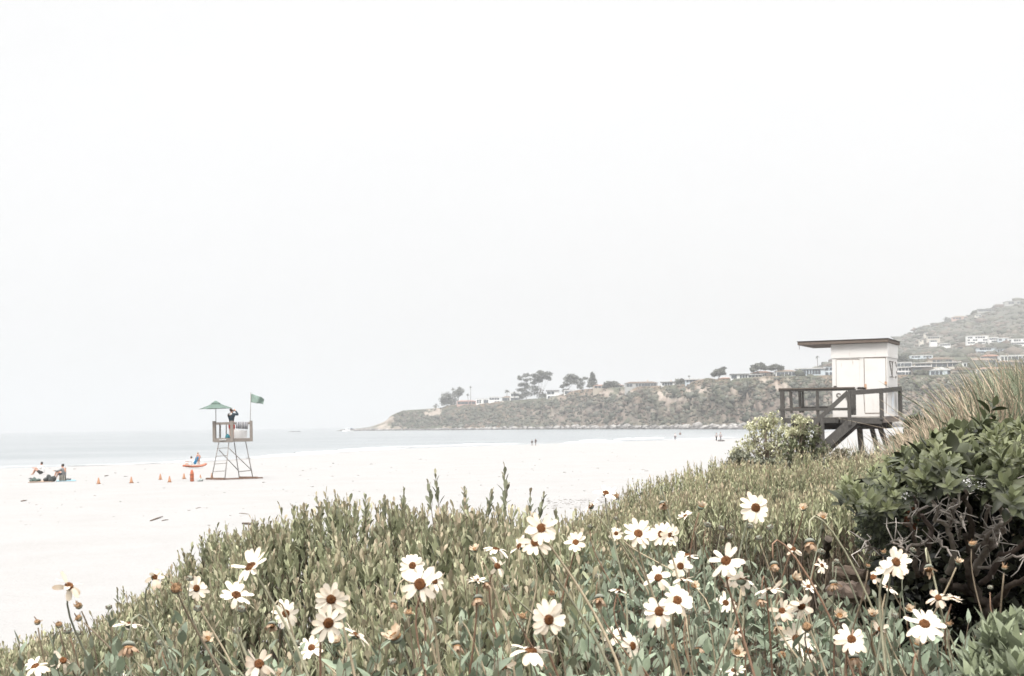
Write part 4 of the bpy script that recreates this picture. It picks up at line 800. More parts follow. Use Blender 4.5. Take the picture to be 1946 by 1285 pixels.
    hm = MB(); hc_ = p['brow'] - f * .022 * size + UP * .035 * size
    hm.blob(hc_, np.array([.097, .100, .088]) * size, 2, .03, 1, (1, 1, 1)); hm.build('hat' if hat else 'hair', plain('hat_cloth' if hat else 'hair', hat or hair, None, 20, .8), o, True)
    return o, p
def stand(face=0, spread=.1, stride=.0, lean=0, H=1.7):
    k = H / 1.7; c, s = math.cos(face), math.sin(face)                # face 0: looking to +Y (away), angle turns towards +X
    def v(r, fw, z): return (r * c + fw * s, -r * s + fw * c, z * k)
    J = {'hip': v(0, 0, .92), 'waist': v(0, lean * .3, 1.06), 'chest': v(0, lean * .7, 1.28), 'neck': v(0, lean, 1.44), 'head': v(0, lean * 1.2, 1.58)}
    for n_, sg_ in (('L', -1), ('R', 1)):
        J['sh' + n_] = v(.19 * sg_, lean * .8, 1.38); J['el' + n_] = v(.25 * sg_, lean * .8 - .05 - .05 * sg_, 1.10); J['wr' + n_] = v(.24 * sg_, lean * .8 + .06 * sg_ + .08, .88)
        J['th' + n_] = v(.10 * sg_, 0, .84); J['kn' + n_] = v(spread * sg_, .05 + stride * sg_ * .5, .47); J['an' + n_] = v(spread * sg_, stride * sg_, .08); J['to' + n_] = v(spread * sg_ * 1.2, stride * sg_ + .15, .03)
    return J
# lifeguard with binoculars on the platform
lg = W(440.5, 836, .05); lg[2] = zf
J = stand(R(25), .12); c, s = math.cos(R(25)), math.sin(R(25)); v = lambda r, fw, z: (r * c + fw * s, -r * s + fw * c, z)
J.update(shL=v(-.19, .0, 1.40), shR=v(.19, .0, 1.40), elL=v(-.27, .24, 1.33), wrL=v(-.09, .26, 1.55), elR=v(.36, .12, 1.36), wrR=v(.12, .20, 1.58))
o, p = person('lifeguard in a dark jacket and red shorts raising binoculars on the beach platform', lg, J, [('jacket', (.022, .035, .045), 'top'), ('shorts', (.30, .035, .024), 'shorts')], face=(s, c, 0), hair=(.06, .035, .025), size=1.07)
mb = MB(); mb.lathe(p['neck'] - UP * .03, [(.10, -.07), (.115, -.02), (.085, .05)], 14, squash=(1.45, 1)); mb.build('collar', plain('white_collar', (.48, .47, .45), (.42, .41, .4), 8), o, True)
bn = MB(); q = p['brow'] + np.array([s, c, 0]) * .15; rt = np.array([c, -s, 0])
for k in (-1, 1): bn.lathe(q + rt * .035 * k, [(.022, -.06), (.026, .02), (.034, .09)], 10, (s, c, 0))
bn.beam(q - rt * .04, q + rt * .04, .03, .02); tag(bn.build('binoculars', M['dark_metal'], None, True), 'black binoculars held to the eyes of the lifeguard', 'binoculars')
# seated pair at left
def sit(face, knees=.42, reach=.5, back=-.05, H=1.7):
    k = H / 1.7; c, s = math.cos(face), math.sin(face)
    def v(r, fw, z): return (r * c + fw * s, -r * s + fw * c, z * k)
    J = {'hip': v(0, 0, .12), 'waist': v(0, back * .4, .27), 'chest': v(0, back * .2 + .02, .50), 'neck': v(0, .07 + back * .3, .66), 'head': v(0, .10 + back * .3, .80)}
    for n_, sg_ in (('L', -1), ('R', 1)):
        J['sh' + n_] = v(.19 * sg_, .03 + back * .3, .60); J['el' + n_] = v(.24 * sg_, .26, .48); J['wr' + n_] = v(.12 * sg_, reach, .50)
        J['th' + n_] = v(.10 * sg_, .08, .13); J['kn' + n_] = v(.13 * sg_, .46, knees); J['an' + n_] = v(.12 * sg_, .62, .08); J['to' + n_] = v(.13 * sg_, .76, .03)
    return J
q = Gp(80, 902.5); person('person in a white top sitting with knees drawn up nearest the water at left', q, sit(R(-95), .42, .55, -.25), [('shirt', (.72, .72, .715), 'tee'), ('shorts', (.04, .04, .04), 'shorts')], face=(-.9, .3, -.1), hair=(.06, .05, .045), group='people sitting at the left of the beach')
q = Gp(122, 909.5)
J = sit(R(-75), .46, .62, .0); o, p = person('person in a grey top sitting with arms stretched over raised knees', q, J, [('sweatshirt', (.17, .175, .18), 'top'), ('shorts', (.03, .03, .035), 'shorts')], face=(-.9, .4, -.2), hair=(.05, .045, .04), group='people sitting at the left of the beach')
q2 = Gp(119.5, 915); bk = empty('beach_bag', q2, 'dark striped upright beach bag in front of the person in grey', 'bag')
mb = MB(); mb.lathe(q2, [(.15, 0), (.17, .06), (.165, .25), (.15, .36), (.10, .38)], 18, squash=(1.15, .8), col=(.09, .085, .08)); mb.build('bag_body', M['cloth'], bk, True)
for k in (-.55, -.2, .15, .5):
    mb = MB(); mb.beam(q2 + np.array([k * .3, -.148, .03]), q2 + np.array([k * .28, -.14, .34]), .03, .02, up=(0, 1, 0), col=(.28, .26, .22)); mb.build('stripe', M['cloth'], bk)
mb = MB(); mb.tube([q2 + np.array([-.1, 0, .36]), q2 + np.array([-.06, 0, .46]), q2 + np.array([.06, 0, .46]), q2 + np.array([.1, 0, .36])], .012, 6, col=(.06, .06, .06)); mb.build('handle', M['cloth'], bk, True)
def sheet(name, pix, th, colr, label, cat, lift=.015):
    mb = MB(); pts = [Gp(*a_) for a_ in pix]; n = len(pts); top = [v_ + UP * (lift + th) for v_ in pts]; bot = [v_ + UP * lift for v_ in pts]
    mb.add(top + bot, [tuple(range(n))] + [tuple(range(2 * n - 1, n - 1, -1))] + [(i_, n + i_, n + (i_ + 1) % n, (i_ + 1) % n) for i_ in range(n)], colr); return tag(mb.build(name, M['cloth'], None), label, cat)
sheet('beach_towel', [(53, 918.2), (101, 916.2), (104, 913.2), (60, 914.6)], .02, (.30, .225, .175), 'tan beach towel spread under the bags at left', 'towel')
sheet('beach_towel', [(107, 915.6), (145, 914.8), (142, 912.6), (108, 913.2)], .02, (.2, .32, .37), 'pale blue towel showing beside the dark striped bag', 'towel')
def heap(name, px, py, r_, colr, label, seed, cat='bag'):
    q = Gp(px, py); mb = MB(); rr = random.Random(seed)
    for k in range(4): mb.blob(q + np.array([(k - 1.5) * r_[0] * .55, rr.uniform(-.1, .1), r_[1] * (.40 + .2 * (k % 2))]), (r_[0] * .55, .2, r_[1] * (.5 + .35 * (k == 1))), 2, .10, seed + k, colr)
    return tag(mb.build(name, M['cloth'], None, True), label, cat)
heap('duffel_bag', 67, 916.4, (.22, .20), (.075, .1, .09), 'soft grey green bag lying at the left end of the towel', 3)
heap('backpack', 95, 915.8, (.28, .30), (.05, .055, .055), 'dark slumped backpack on the towel', 8)
heap('water_bottle', 129, 913.8, (.10, .12), (.12, .12, .12), 'small dark bottle bag right of the striped bag', 5)
heap('hat', 58.5, 911, (.10, .06), (.12, .12, .12), 'dark flat cap lying on the sand behind the green bag', 6, 'hat')
# pair by the rescue board
q = Gp(364.5, 887); person('person in white sitting on the sand beside the child with a blue towel', q, sit(R(-100), .3, .5, -.2), [('shirt', (.72, .715, .71), 'tee'), ('shorts', (.42, .4, .38), 'shorts')], face=(-.9, .3, -.1), hair=(.09, .075, .06), group='pair near the orange rescue board')
q = Gp(378, 884.6); J = stand(R(-60), .1, .0, .10, 1.32); o, p = person('bare shouldered child standing with a blue towel near the orange board', q, J, [('swimsuit', (.50, .2, .15), 'dress')], face=(-.7, .6, -.1), hair=(.30, .2, .13), group='pair near the orange rescue board', size=.9)
tw_ = MB(); nx = 10
for i_ in range(nx):
    u = i_ / (nx - 1)
    for j_ in range(6):
        v_ = j_ / 5; x = -.42 + .34 * v_ * 1.0 + .14 * (u - .5) * 2; z = .10 + .72 * v_; tw_.V.append(tuple(q + np.array([x, -.14 + .05 * math.sin(u * 9 + v_ * 3), z]))); tw_.T.append((.03, .17, .31))
tw_.F = [(i_ * 6 + j_, (i_ + 1) * 6 + j_, (i_ + 1) * 6 + j_ + 1, i_ * 6 + j_ + 1) for i_ in range(nx - 1) for j_ in range(5)]
to = tw_.build('blue_towel', M['cloth'], None, True); tag(to, 'bright blue towel held in front of the child by the water', 'towel'); sd = to.modifiers.new('thick', 'SOLIDIFY'); sd.thickness = .03
# rescue board, rescue can, cones
def Gl(px, py): return Gp(px, py)
a_, b_ = Gl(350, 891.6), Gl(391, 889.6); bd_ = empty('rescue_board', (a_ + b_) / 2, 'long orange rescue board lying on the sand left of the platform', 'rescue board'); d = b_ - a_; Ln = np.linalg.norm(d)
mb = MB(); n = 18; prof = [(.06 + .27 * math.sin(math.pi * (.06 + .90 * k / n)) ** .6, k / n) for k in range(n + 1)]; V_ = []; sd_ = np.array([-d[1], d[0], 0]) / Ln
for wv, u in prof:
    cpt = a_ + d * u + UP * (.16 + .10 * (2 * u - 1) ** 2 + (.06 if u > .8 else 0) * (u - .8) * 5)
    for k in range(8): t = 2 * math.pi * k / 8; V_.append(cpt + sd_ * wv * math.cos(t) + UP * .085 * math.sin(t))
Fq = [(i_ * 8 + k, i_ * 8 + (k + 1) % 8, (i_ + 1) * 8 + (k + 1) % 8, (i_ + 1) * 8 + k) for i_ in range(n) for k in range(8)] + [tuple(range(7, -1, -1)), tuple(n * 8 + k for k in range(8))]
M['orange'] = plain('orange_plastic', (.36, .105, .048), (.31, .09, .042), 3, .45)
mb.add(V_, Fq); mb.build('board_hull', M['orange'], bd_, True)
mb = MB(); mb.frame_box(a_ + d * .55 + UP * .27, d / Ln * .35, sd_ * .16, UP * .025); mb.build('deck_pad', plain('pale_pad', (.62, .56, .5), None, 6), bd_)
q = Gl(365, 915.2); q[2] -= .02; rc = empty('rescue_can', q, 'orange rescue can standing upright in the sand', 'rescue can')
mb = MB(); mb.lathe(q, [(.10, 0), (.12, .08), (.12, .42), (.09, .56), (.055, .66), (.02, .68)], 14, squash=(.9, .7)); mb.build('float_body', M['orange'], rc, True)
for k in (.2, .42):
    mb = MB(); mb.tube([q + np.array([-.115, -.03, k]), q + np.array([-.09, -.11, k]), q + np.array([.0, -.125, k]), q + np.array([.09, -.1, k])], .014, 6); mb.build('handle', plain('dark_grip', (.16, .08, .05)), rc, True)
CG = 'orange cones set out beside the beach platform'
for px_, py_, label in ((187.4, 920, 'orange cone farthest left, alone right of the seated people'), (249.6, 918.4, 'orange cone second from the left along the sand'), (304.8, 911.6, 'orange cone set farther back, left of the pair by the rescue can'), (322.3, 916.6, 'orange cone just right of and nearer than the set back cone'), (349.8, 910.4, 'orange cone directly left of the upright rescue can'), (402.8, 910.6, 'orange cone at the foot of the platform ladder'), (381, 914, 'orange cone half hidden behind a pale bag right of the rescue can')):
    q = Gp(px_, py_); cn = empty('traffic_cone', q, label, 'cone', CG); k = .9 if px_ != 381 else .8
    mb = MB(); mb.box(q + UP * .015, (.26 * k, .26 * k, .03), .3); mb.build('cone_base', plain('cone_base_rubber', (.28, .14, .075)), cn, False, .006)
    mb = MB(); mb.lathe(q, [(.105 * k, .03), (.098 * k, .06), (.03 * k, .33), (.024 * k, .345)], 14); mb.build('cone_body', plain('cone_orange', (.36, .19, .11), (.32, .165, .095), 12, .6), cn, True)
heap('pale_bag', 381, 914.8, (.11, .13), (.33, .36, .35), 'small grey green bag leaning on the cone right of the rescue can', 12)
# strollers along the water
WG = 'people strolling along the water'
def strol(px, py, h_px, label, cloth, hair, face, stride=.2, H=1.7):
    q = Gp(px, py); sc_ = h_px / F * q[1] / H; person(label, q, stand(face, .1, stride, .04, H), cloth, face=(math.sin(face), math.cos(face), 0), hair=hair, group=WG, size=sc_)
strol(1011.3, 847, 11, 'shorter stroller in dark clothes at left of the pair in mid beach', [('coat', (.11, .10, .095), 'coat'), ('trousers', (.12, .10, .09), 'trousers')], (.07, .06, .055), R(-40), .22, 1.6)
strol(1018.2, 846.8, 13, 'taller stroller in dark clothes at right of the pair in mid beach', [('jacket', (.085, .08, .08), 'top'), ('trousers', (.12, .10, .09), 'trousers')], (.06, .05, .045), R(-40), .2)
strol(1283, 837, 14, 'stroller in a white top and dark trousers by the water, left of a brown coat', [('shirt', (.48, .47, .465), 'tee'), ('trousers', (.10, .09, .095), 'trousers')], (.25, .2, .17), R(40), .12)
strol(1292.8, 836, 15, 'stroller in a brown coat by the water, beside the white top', [('coat', (.13, .095, .08), 'coat'), ('trousers', (.10, .08, .07), 'trousers')], (.07, .055, .05), R(30), .16)
strol(1361.4, 838.5, 16, 'stroller in a pale top and dark trousers, left one of the pair nearest the tower', [('shirt', (.4, .4, .4), 'tee'), ('trousers', (.06, .06, .065), 'trousers')], (.12, .1, .09), R(160), .1)
strol(1369.4, 838, 17, 'stroller in a pale top and grey trousers, right one of the pair nearest the tower', [('shirt', (.42, .42, .42), 'tee'), ('trousers', (.2, .19, .2), 'trousers')], (.1, .08, .07), R(170), .1)
def drift(px0, py0, px1, py1, r_, label, colr=(.13, .10, .08), twig=True):
    a_, b_ = Gp(px0, py0), Gp(px1, py1); mb = MB(); mid_ = (a_ + b_) / 2 + np.array([.01, .02, .01]); mb.tube([a_ + UP * r_ * .8, mid_ + UP * r_, b_ + UP * r_ * 1.4], [r_, r_ * 1.1, r_ * .5], 7, col=colr)
    if twig: mb.tube([mid_ + UP * r_, mid_ + (b_ - a_) * .18 + UP * .03 + np.array([0, -.2, 0])], [r_ * .5, r_ * .2], 5, col=colr)
    tag(mb.build('driftwood', M['bark'], None, True), label, 'driftwood', 'driftwood on the sand')
drift(286, 991.5, 309, 984, .022, 'longest slanting stick on the sand left of the green slope'); drift(307.5, 991, 320, 989.6, .014, 'thin short stick just right of the long slanting stick', twig=False)
drift(461, 997.5, 484, 999.6, .03, 'thick dark driftwood piece close to the edge of the green slope'); drift(40, 953.6, 51, 952.4, .022, 'thin stick on the sand below the seated people'); drift(455, 976.5, 472, 978.4, .012, 'faint twig above the dark driftwood piece', (.2, .16, .13), False)
drift(372, 967, 382, 966.2, .012, 'tiny twig on the open sand between the platform and the slope', (.16, .13, .11), False); drift(199, 905.6, 206, 905.2, .03, 'dark scrap of driftwood behind the second cone', (.14, .12, .1), False)
sheet('dark_mat', [(1364, 839), (1377, 838.8), (1377, 837.6), (1365, 837.8)], .12, (.10, .09, .085), 'dark mat on the sand beside the pair nearest the tower', 'mat')
# small bits of kelp and shell over the sand
pp = []
kx = np.concatenate([rng.uniform(0, 1400, 420), rng.uniform(1040, 1165, 230), rng.uniform(480, 1300, 150)]); ky = np.concatenate([rng.uniform(890, 1000, 420), rng.normal(956, 7, 230), rng.uniform(845, 905, 150)])
for x_, y_ in zip(kx, ky):
    hz_ = 821.5 - .0152 * x_; 
    if y_ > np.interp(x_, [0, 400, 900, 1400], [888, 882, 862, 846]) + 2: pp.append(Gp(x_, y_))
pp = np.array(pp); n = len(pp); s = np.minimum(rng.gamma(1.2, .008, n), .022 + .018 * rng.random(n)) * np.clip(pp[:, 1] / 60, .4, 1.6) + .006; Rr = np.stack([s * rng.uniform(1, 3.2, n), s, s * .3], -1)
Vv, Ff, Cc = lumps(pp + np.stack([0 * s, 0 * s, s * .2], -1), Rr, np.array([[.15, .13, .112]]) * (.5 + rng.random((n, 1))))
tag(np_mesh('beach_debris', Vv, Ff, Cc, M['bark'], None, False), 'scattered bits of dry kelp and wood over the sand', 'debris', kind='stuff')
# white boat off the point
q = P(662, 820.6, 1); Yb_ = -CAMZ / (q[2] - CAMZ); q = P(662, 820.6, Yb_); q[2] = 0; s = Yb_ / F; bt = empty('motor_boat', q, 'white motor boat moored off the tip of the headland', 'boat')
mb = MB(); hullp = [(-11, 1.2, 3.4), (-8, 1.9, 3.0), (0, 2.3, 2.6), (8, 2.2, 2.4), (10.5, 1.8, 2.4)]; V_ = []
for x_, hw, zt_b in hullp: V_ += [q + np.array([x_ * s, -hw * .55, -.4]), q + np.array([x_ * s * 1.02, -hw * .8, zt_b * s]), q + np.array([x_ * s * 1.02, hw * .8, zt_b * s]), q + np.array([x_ * s, hw * .55, -.4])]
Fq = [(4 * i_ + j_, 4 * i_ + j_ + 1, 4 * i_ + j_ + 5, 4 * i_ + j_ + 4) for i_ in range(4) for j_ in range(3)] + [(0, 3, 2, 1), (16, 17, 18, 19)]
mb.add(V_, Fq, (.75, .75, .75)); mb.build('hull', M['paint'], bt)
mb = MB(); mb.frame_box(q + np.array([-1 * s, 0, 4.6 * s]), np.array([4.2 * s, 0, 0]), np.array([0, 1.1, 0]), UP * 2.0 * s, (.72, .72, .73)); cb = mb.build('cabin', M['paint'], bt, False, .15)
mb = MB(); mb.frame_box(q + np.array([-1 * s, 0, 5.2 * s]), np.array([3.8 * s, 0, 0]), np.array([0, 1.16, 0]), UP * .6 * s); mb.build('window_band', M['glass'], cb)
mb = MB(); mb.frame_box(q + np.array([5.5 * s, 0, 6.6 * s]), np.array([2.4 * s, 0, 0]), np.array([0, 1.0, 0]), UP * .25 * s, (.12, .25, .42)); mb.build('awning', M['paint'], bt)
mb = MB(); mb.tube([q + np.array([-1.5 * s, 0, 6 * s]), q + np.array([-1.8 * s, 0, 10.5 * s])], .09, 6, col=(.7, .7, .7)); mb.build('mast', M['paint'], bt)
# ================================================================== FOREGROUND PLANTS
def unit(a): return a / (np.linalg.norm(a, axis=-1, keepdims=True) + 1e-9)
def leaf_template(prof, fold=.25, curl=0.0, cols=3):
    """prof: (u, half width) along the leaf; returns template (k,3) as (u, v, w) and quads"""
    vs_ = [(u, -h, h * fold) for u, h in prof], [(u, 0, 0) for u, h in prof], [(u, h, h * fold) for u, h in prof]
    if cols == 2: vs_ = (vs_[0], vs_[2])
    n = len(prof); c = len(vs_); T_ = np.array([vs_[j][i_] for i_ in range(n) for j in range(c)], float); T_[:, 2] += curl * T_[:, 0] ** 2
    Q_ = np.array([(i_ * c + j, i_ * c + j + 1, (i_ + 1) * c + j + 1, (i_ + 1) * c + j) for i_ in range(n - 1) for j in range(c - 1)]); return T_, Q_
def leaves(B, D, L, W_, col, tpl, hint=None, curl=None, tipcol=None):
    """n leaves: base points B, directions D, lengths L, widths W_, colours col"""
    T_, Q_ = tpl; n = len(B); D = unit(D); hint = np.tile([0, 0, 1.], (n, 1)) if hint is None else hint
    S = np.cross(D, hint); bad = np.linalg.norm(S, axis=1) < .15; S[bad] = np.cross(D[bad], [1., .3, 0]); S = unit(S); N_ = np.cross(S, D)
    u = T_[None, :, 0:1]; w = T_[None, :, 2:3] * W_[:, None, None]
    if curl is not None: w = w + (curl[:, None, None] * u ** 2) * L[:, None, None]
    V = B[:, None] + D[:, None] * u * L[:, None, None] + S[:, None] * T_[None, :, 1:2] * W_[:, None, None] + N_[:, None] * w
    c = np.repeat(col[:, None], len(T_), 1)
    if tipcol is not None: c = c + (tipcol[None, None] - c) * (np.clip(u - .55, 0, 1) * 1.6) * (rng.random((n, 1, 1)) < .35)
    return V.reshape(-1, 3), (Q_[None] + (np.arange(n) * len(T_))[:, None, None]).reshape(-1, 4), c.reshape(-1, 3)
def prisms(A, B, ra, rb, col, k=4):
    n = len(A); D = unit(B - A); S = unit(np.cross(D, np.tile([.31, .95, .05], (n, 1)))); N_ = np.cross(S, D); V = []
    for P_, r_ in ((A, ra), (B, rb)):
        for q_ in range(k):
            t = 2 * math.pi * q_ / k; V.append(P_ + (S * math.cos(t) + N_ * math.sin(t)) * (r_[:, None] if hasattr(r_, '__len__') else r_))
    V = np.stack(V, 1).reshape(-1, 3); Q_ = np.array([(q_, (q_ + 1) % k, k + (q_ + 1) % k, k + q_) for q_ in range(k)])
    return V, (Q_[None] + (np.arange(n) * 2 * k)[:, None, None]).reshape(-1, 4), np.repeat(col, 2 * k, 0)
OBL = leaf_template([(0, .08), (.3, .55), (.62, 1), (.86, .75), (1, .06)], .3)          # oblanceolate, blunt
OBL2 = leaf_template([(0, .1), (.55, 1), (1, .08)], .3)
LAN = leaf_template([(0, .1), (.22, .8), (.45, 1), (.75, .6), (1, .04)], .3)
BIG = leaf_template([(0, .1), (.15, .5), (.4, 1), (.65, .95), (.85, .55), (1, .05)], .35)

def shoots(base, h, nleaf, LL, WW, col, tip, spread, lean=.12, tpl=OBL, start=.15, taper=.45, lowdark=None, bud=None, stemcol=(.15, .115, .08), srad=.0014):
    """upright leafy shoots; every argument is per shoot or scalar. returns (leaf parts, stem parts)"""
    n = len(base); ld = rng.normal(0, lean, (n, 3)); ld[:, 2] = 1; ax = unit(ld); top = base + ax * h[:, None]
    k = nleaf; f = (start + (1 - start) * (np.arange(k)[None] + rng.random((n, k)) * .8) / k); az = np.arange(k)[None] * 2.4 + rng.random((n, 1)) * 6.28 + rng.normal(0, .3, (n, k))
    sp = (spread * (1.15 - .75 * f) + rng.normal(0, .12, (n, k))); sidex = unit(np.cross(ax, np.tile([0, 1., .1], (n, 1)))); sidey = np.cross(ax, sidex)
    out = sidex[:, None] * np.cos(az)[..., None] + sidey[:, None] * np.sin(az)[..., None]; D = ax[:, None] * np.cos(sp)[..., None] + out * np.sin(sp)[..., None]
    B = base[:, None] + ax[:, None] * (f * h[:, None])[..., None]; sz = (1 - taper * f ** 2) * rng.uniform(.7, 1.15, (n, k)); L = LL[:, None] * sz; W_ = WW[:, None] * sz
    c = col[:, None] * rng.uniform(.5, 1.4, (n, k, 1)); t_ = np.clip((f - .55) / .45, 0, 1)[..., None] * rng.uniform(.0, 1, (n, k, 1)); c = c * (1 - t_) + np.asarray(tip) * t_
    lv = leaves(B.reshape(-1, 3), D.reshape(-1, 3), L.ravel(), W_.ravel(), c.reshape(-1, 3), tpl, hint=(-out * .0 + ax[:, None] - .0).repeat(1, 0).reshape(-1, 3) if True else None, curl=rng.normal(-.05, .10, n * k))
    sc = np.array(stemcol) * rng.uniform(.7, 1.3, (n, 1)); st = prisms(base - ax * .12, top, srad * 1.5, srad * .7, sc, 3)
    return lv, st

def mass(name, label, front, ridge, dens, h_rng, nleaf, Lr, Wr, col, tip, spread, back=.25, tpl=OBL, cat='shrub', clump=.14, lean=.12, kinds=None, frontdrop=0.0, dome=.05, extra=None, roll=0.0, woody=False):
    """a shrub whose top surface runs from the front line to the ridge line (px: (Y, py)); returns the thing"""
    pxs = np.array([p[0] for p in ridge]); fY = lambda x: np.interp(x, [p[0] for p in front], [p[1] for p in front]); fp = lambda x: np.interp(x, [p[0] for p in front], [p[2] for p in front])
    rY = lambda x: np.interp(x, pxs, [p[1] for p in ridge]); rp = lambda x: np.interp(x, pxs, [p[2] for p in ridge]); x0, x1 = pxs[0], pxs[-1]
    N_ = 60000; px = rng.uniform(x0, x1, N_); t = rng.uniform(-.12 if frontdrop else 0, 1 + back, N_); Y = fY(px) + (rY(px) - fY(px)) * t; area = Y / F * np.maximum(rY(px) - fY(px), .1)       # m2 per unit px*t
    w_ = area; tot = (x1 - x0) * (1 + back) * w_.mean(); n = min(int(tot * dens), N_); pick = rng.choice(N_, n, replace=False, p=w_ / w_.sum()); px, t, Y = px[pick], t[pick], Y[pick]
    z0 = Pn(px, fp(px), fY(px))[:, 2]; z1 = Pn(px, rp(px), rY(px))[:, 2]; tc_ = np.clip(t, 0, 1); z = z0 + (z1 - z0) * tc_ + dome * np.sin(math.pi * tc_); ov = np.clip(t - 1, 0, 1); z = z - ov ** 1.5 * 3.2 * (rY(px) - fY(px)) * .35 - np.clip(-t, 0, 1) * frontdrop / .12
    p = Pn(px, rp(px), Y); p[:, 2] = z; big = fbm(p[:, 0] * 1.7, p[:, 1] * 1.7, 3, 31); cl_ = fbm(p[:, 0] * 6, p[:, 1] * 6, 2, 33); p[:, 2] += (big - .5) * clump * 2.4 + (cl_ - .5) * clump + (fbm(p[:, 0] * .9 + 5, p[:, 1] * .7, 2, 41) - .5) * roll
    h = rng.uniform(*h_rng, n) * (1 + .5 * (rng.random(n) < .04)); base = p - np.array([0, 0, 1]) * h[:, None] * .72
    L = rng.uniform(*Lr, n); W_ = rng.uniform(*Wr, n); cc = np.array(col) * (.65 + .7 * fbm(p[:, 0] * 3, p[:, 1] * 3, 3, 35))[:, None] * rng.uniform(.8, 1.2, (n, 1)); dryc = np.array([.20, .165, .115]); dm = (rng.random((n, 1)) < .12); cc = np.where(dm, cc * .5 + dryc * .5, cc)
    lv, st = shoots(base, h, nleaf, L, W_, cc, tip, spread, lean, tpl)
    ib = rng.random(n) < .75; nb2 = int(ib.sum()); li, si = shoots(p[ib] - np.array([0, 0, 1]) * (h[ib] * .72 + rng.uniform(.10, .26, nb2))[:, None], h[ib], max(7, nleaf - 4), L[ib], W_[ib], cc[ib] * .3, np.array(col) * .3, spread * 1.35, lean * 1.8, OBL2); lv = merge([lv, li]); st = merge([st, si])  # inner layer below the surface, shade of the gaps put into its leaf colour
    if woody:
        iw = rng.random(n) < .35; q0 = p[iw]; g0 = np.stack([q0[:, 0] + rng.normal(0, .08, len(q0)), q0[:, 1] + rng.normal(.05, .1, len(q0)), 0 * q0[:, 0]], -1); g0[:, 2] = ground_z(g0[:, 0], g0[:, 1]) - .03; st = merge([st, prisms(g0, base[iw], .006, .003, np.tile([.10, .08, .062], (len(q0), 1)) * rng.uniform(.6, 1.3, (len(q0), 1)))])
    if extra: lv = merge([lv, extra[0]]); st = merge([st, extra[1]])
    gx, gy = p[:, 0].mean(), p[:, 1].mean(); o = empty(name, (gx, gy, float(ground_z(np.array([gx]), np.array([gy]))[0])), label, cat, 'saltbush shrubs on the dune slope' if name == 'saltbush' else None)
    np_mesh('foliage', *lv, M['leaf'], o, True); np_mesh('stems', *st, M['stem'], o)
    return o, p
# a few taller shoots stand above the hump's skyline
tp = [(770, 968, 5.6, .14), (835, 962, 5.3, .26), (822, 968, 5.3, .2), (960, 960, 5.2, .30), (955, 975, 5.2, .22), (695, 985, 5.8, .16), (610, 992, 6.1, .16), (640, 985, 6.0, .14), (885, 975, 5.2, .16), (1020, 990, 5.05, .18), (1007, 990, 5.05, .2), (560, 995, 6.3, .14), (488, 1022, 6.6, .15), (508, 1020, 6.6, .13), (925, 978, 5.2, .16), (1060, 1015, 5, .14), (225, 1150, 8.1, .2), (235, 1150, 8.1, .22), (390, 1060, 7.1, .16), (355, 1082, 7.4, .16), (730, 985, 5.7, .14)]
bs_ = np.array([P(a, b + 16, c) for a, b, c, d in tp]); hh = np.array([d * .38 + .055 for *_, d in tp]); n = len(tp)
TALL = shoots(bs_, hh, 12, np.full(n, .046), np.full(n, .0088), np.tile((.26, .27, .19), (n, 1)), (.36, .29, .21), .40, .10, OBL)
SAGE = (.31, .325, .205); TIPC = (.43, .345, .25)
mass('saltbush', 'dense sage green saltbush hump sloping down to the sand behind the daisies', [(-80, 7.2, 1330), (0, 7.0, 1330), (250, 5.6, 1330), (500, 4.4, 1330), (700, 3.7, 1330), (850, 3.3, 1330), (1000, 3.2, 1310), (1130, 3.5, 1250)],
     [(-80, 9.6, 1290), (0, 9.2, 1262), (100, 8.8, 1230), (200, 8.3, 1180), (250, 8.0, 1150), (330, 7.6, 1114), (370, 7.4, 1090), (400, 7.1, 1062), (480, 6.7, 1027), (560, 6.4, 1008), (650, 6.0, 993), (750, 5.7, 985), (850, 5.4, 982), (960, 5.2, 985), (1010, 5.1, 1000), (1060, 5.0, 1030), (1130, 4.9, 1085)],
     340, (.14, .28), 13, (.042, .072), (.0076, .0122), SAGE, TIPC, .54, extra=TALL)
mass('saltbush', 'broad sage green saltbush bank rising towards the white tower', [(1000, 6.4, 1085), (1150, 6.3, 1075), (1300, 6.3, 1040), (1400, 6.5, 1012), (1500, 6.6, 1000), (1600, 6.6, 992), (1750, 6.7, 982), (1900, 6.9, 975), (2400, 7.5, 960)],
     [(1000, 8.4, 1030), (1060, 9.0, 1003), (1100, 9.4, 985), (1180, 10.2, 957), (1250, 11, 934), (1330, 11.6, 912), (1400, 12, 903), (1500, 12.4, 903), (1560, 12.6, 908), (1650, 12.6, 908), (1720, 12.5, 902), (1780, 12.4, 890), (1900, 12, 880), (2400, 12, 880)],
     245, (.13, .28), 13, (.034, .058), (.0062, .0100), (.315, .325, .20), (.45, .355, .25), .54, back=.2, tpl=OBL2, frontdrop=0, roll=.26, woody=True)
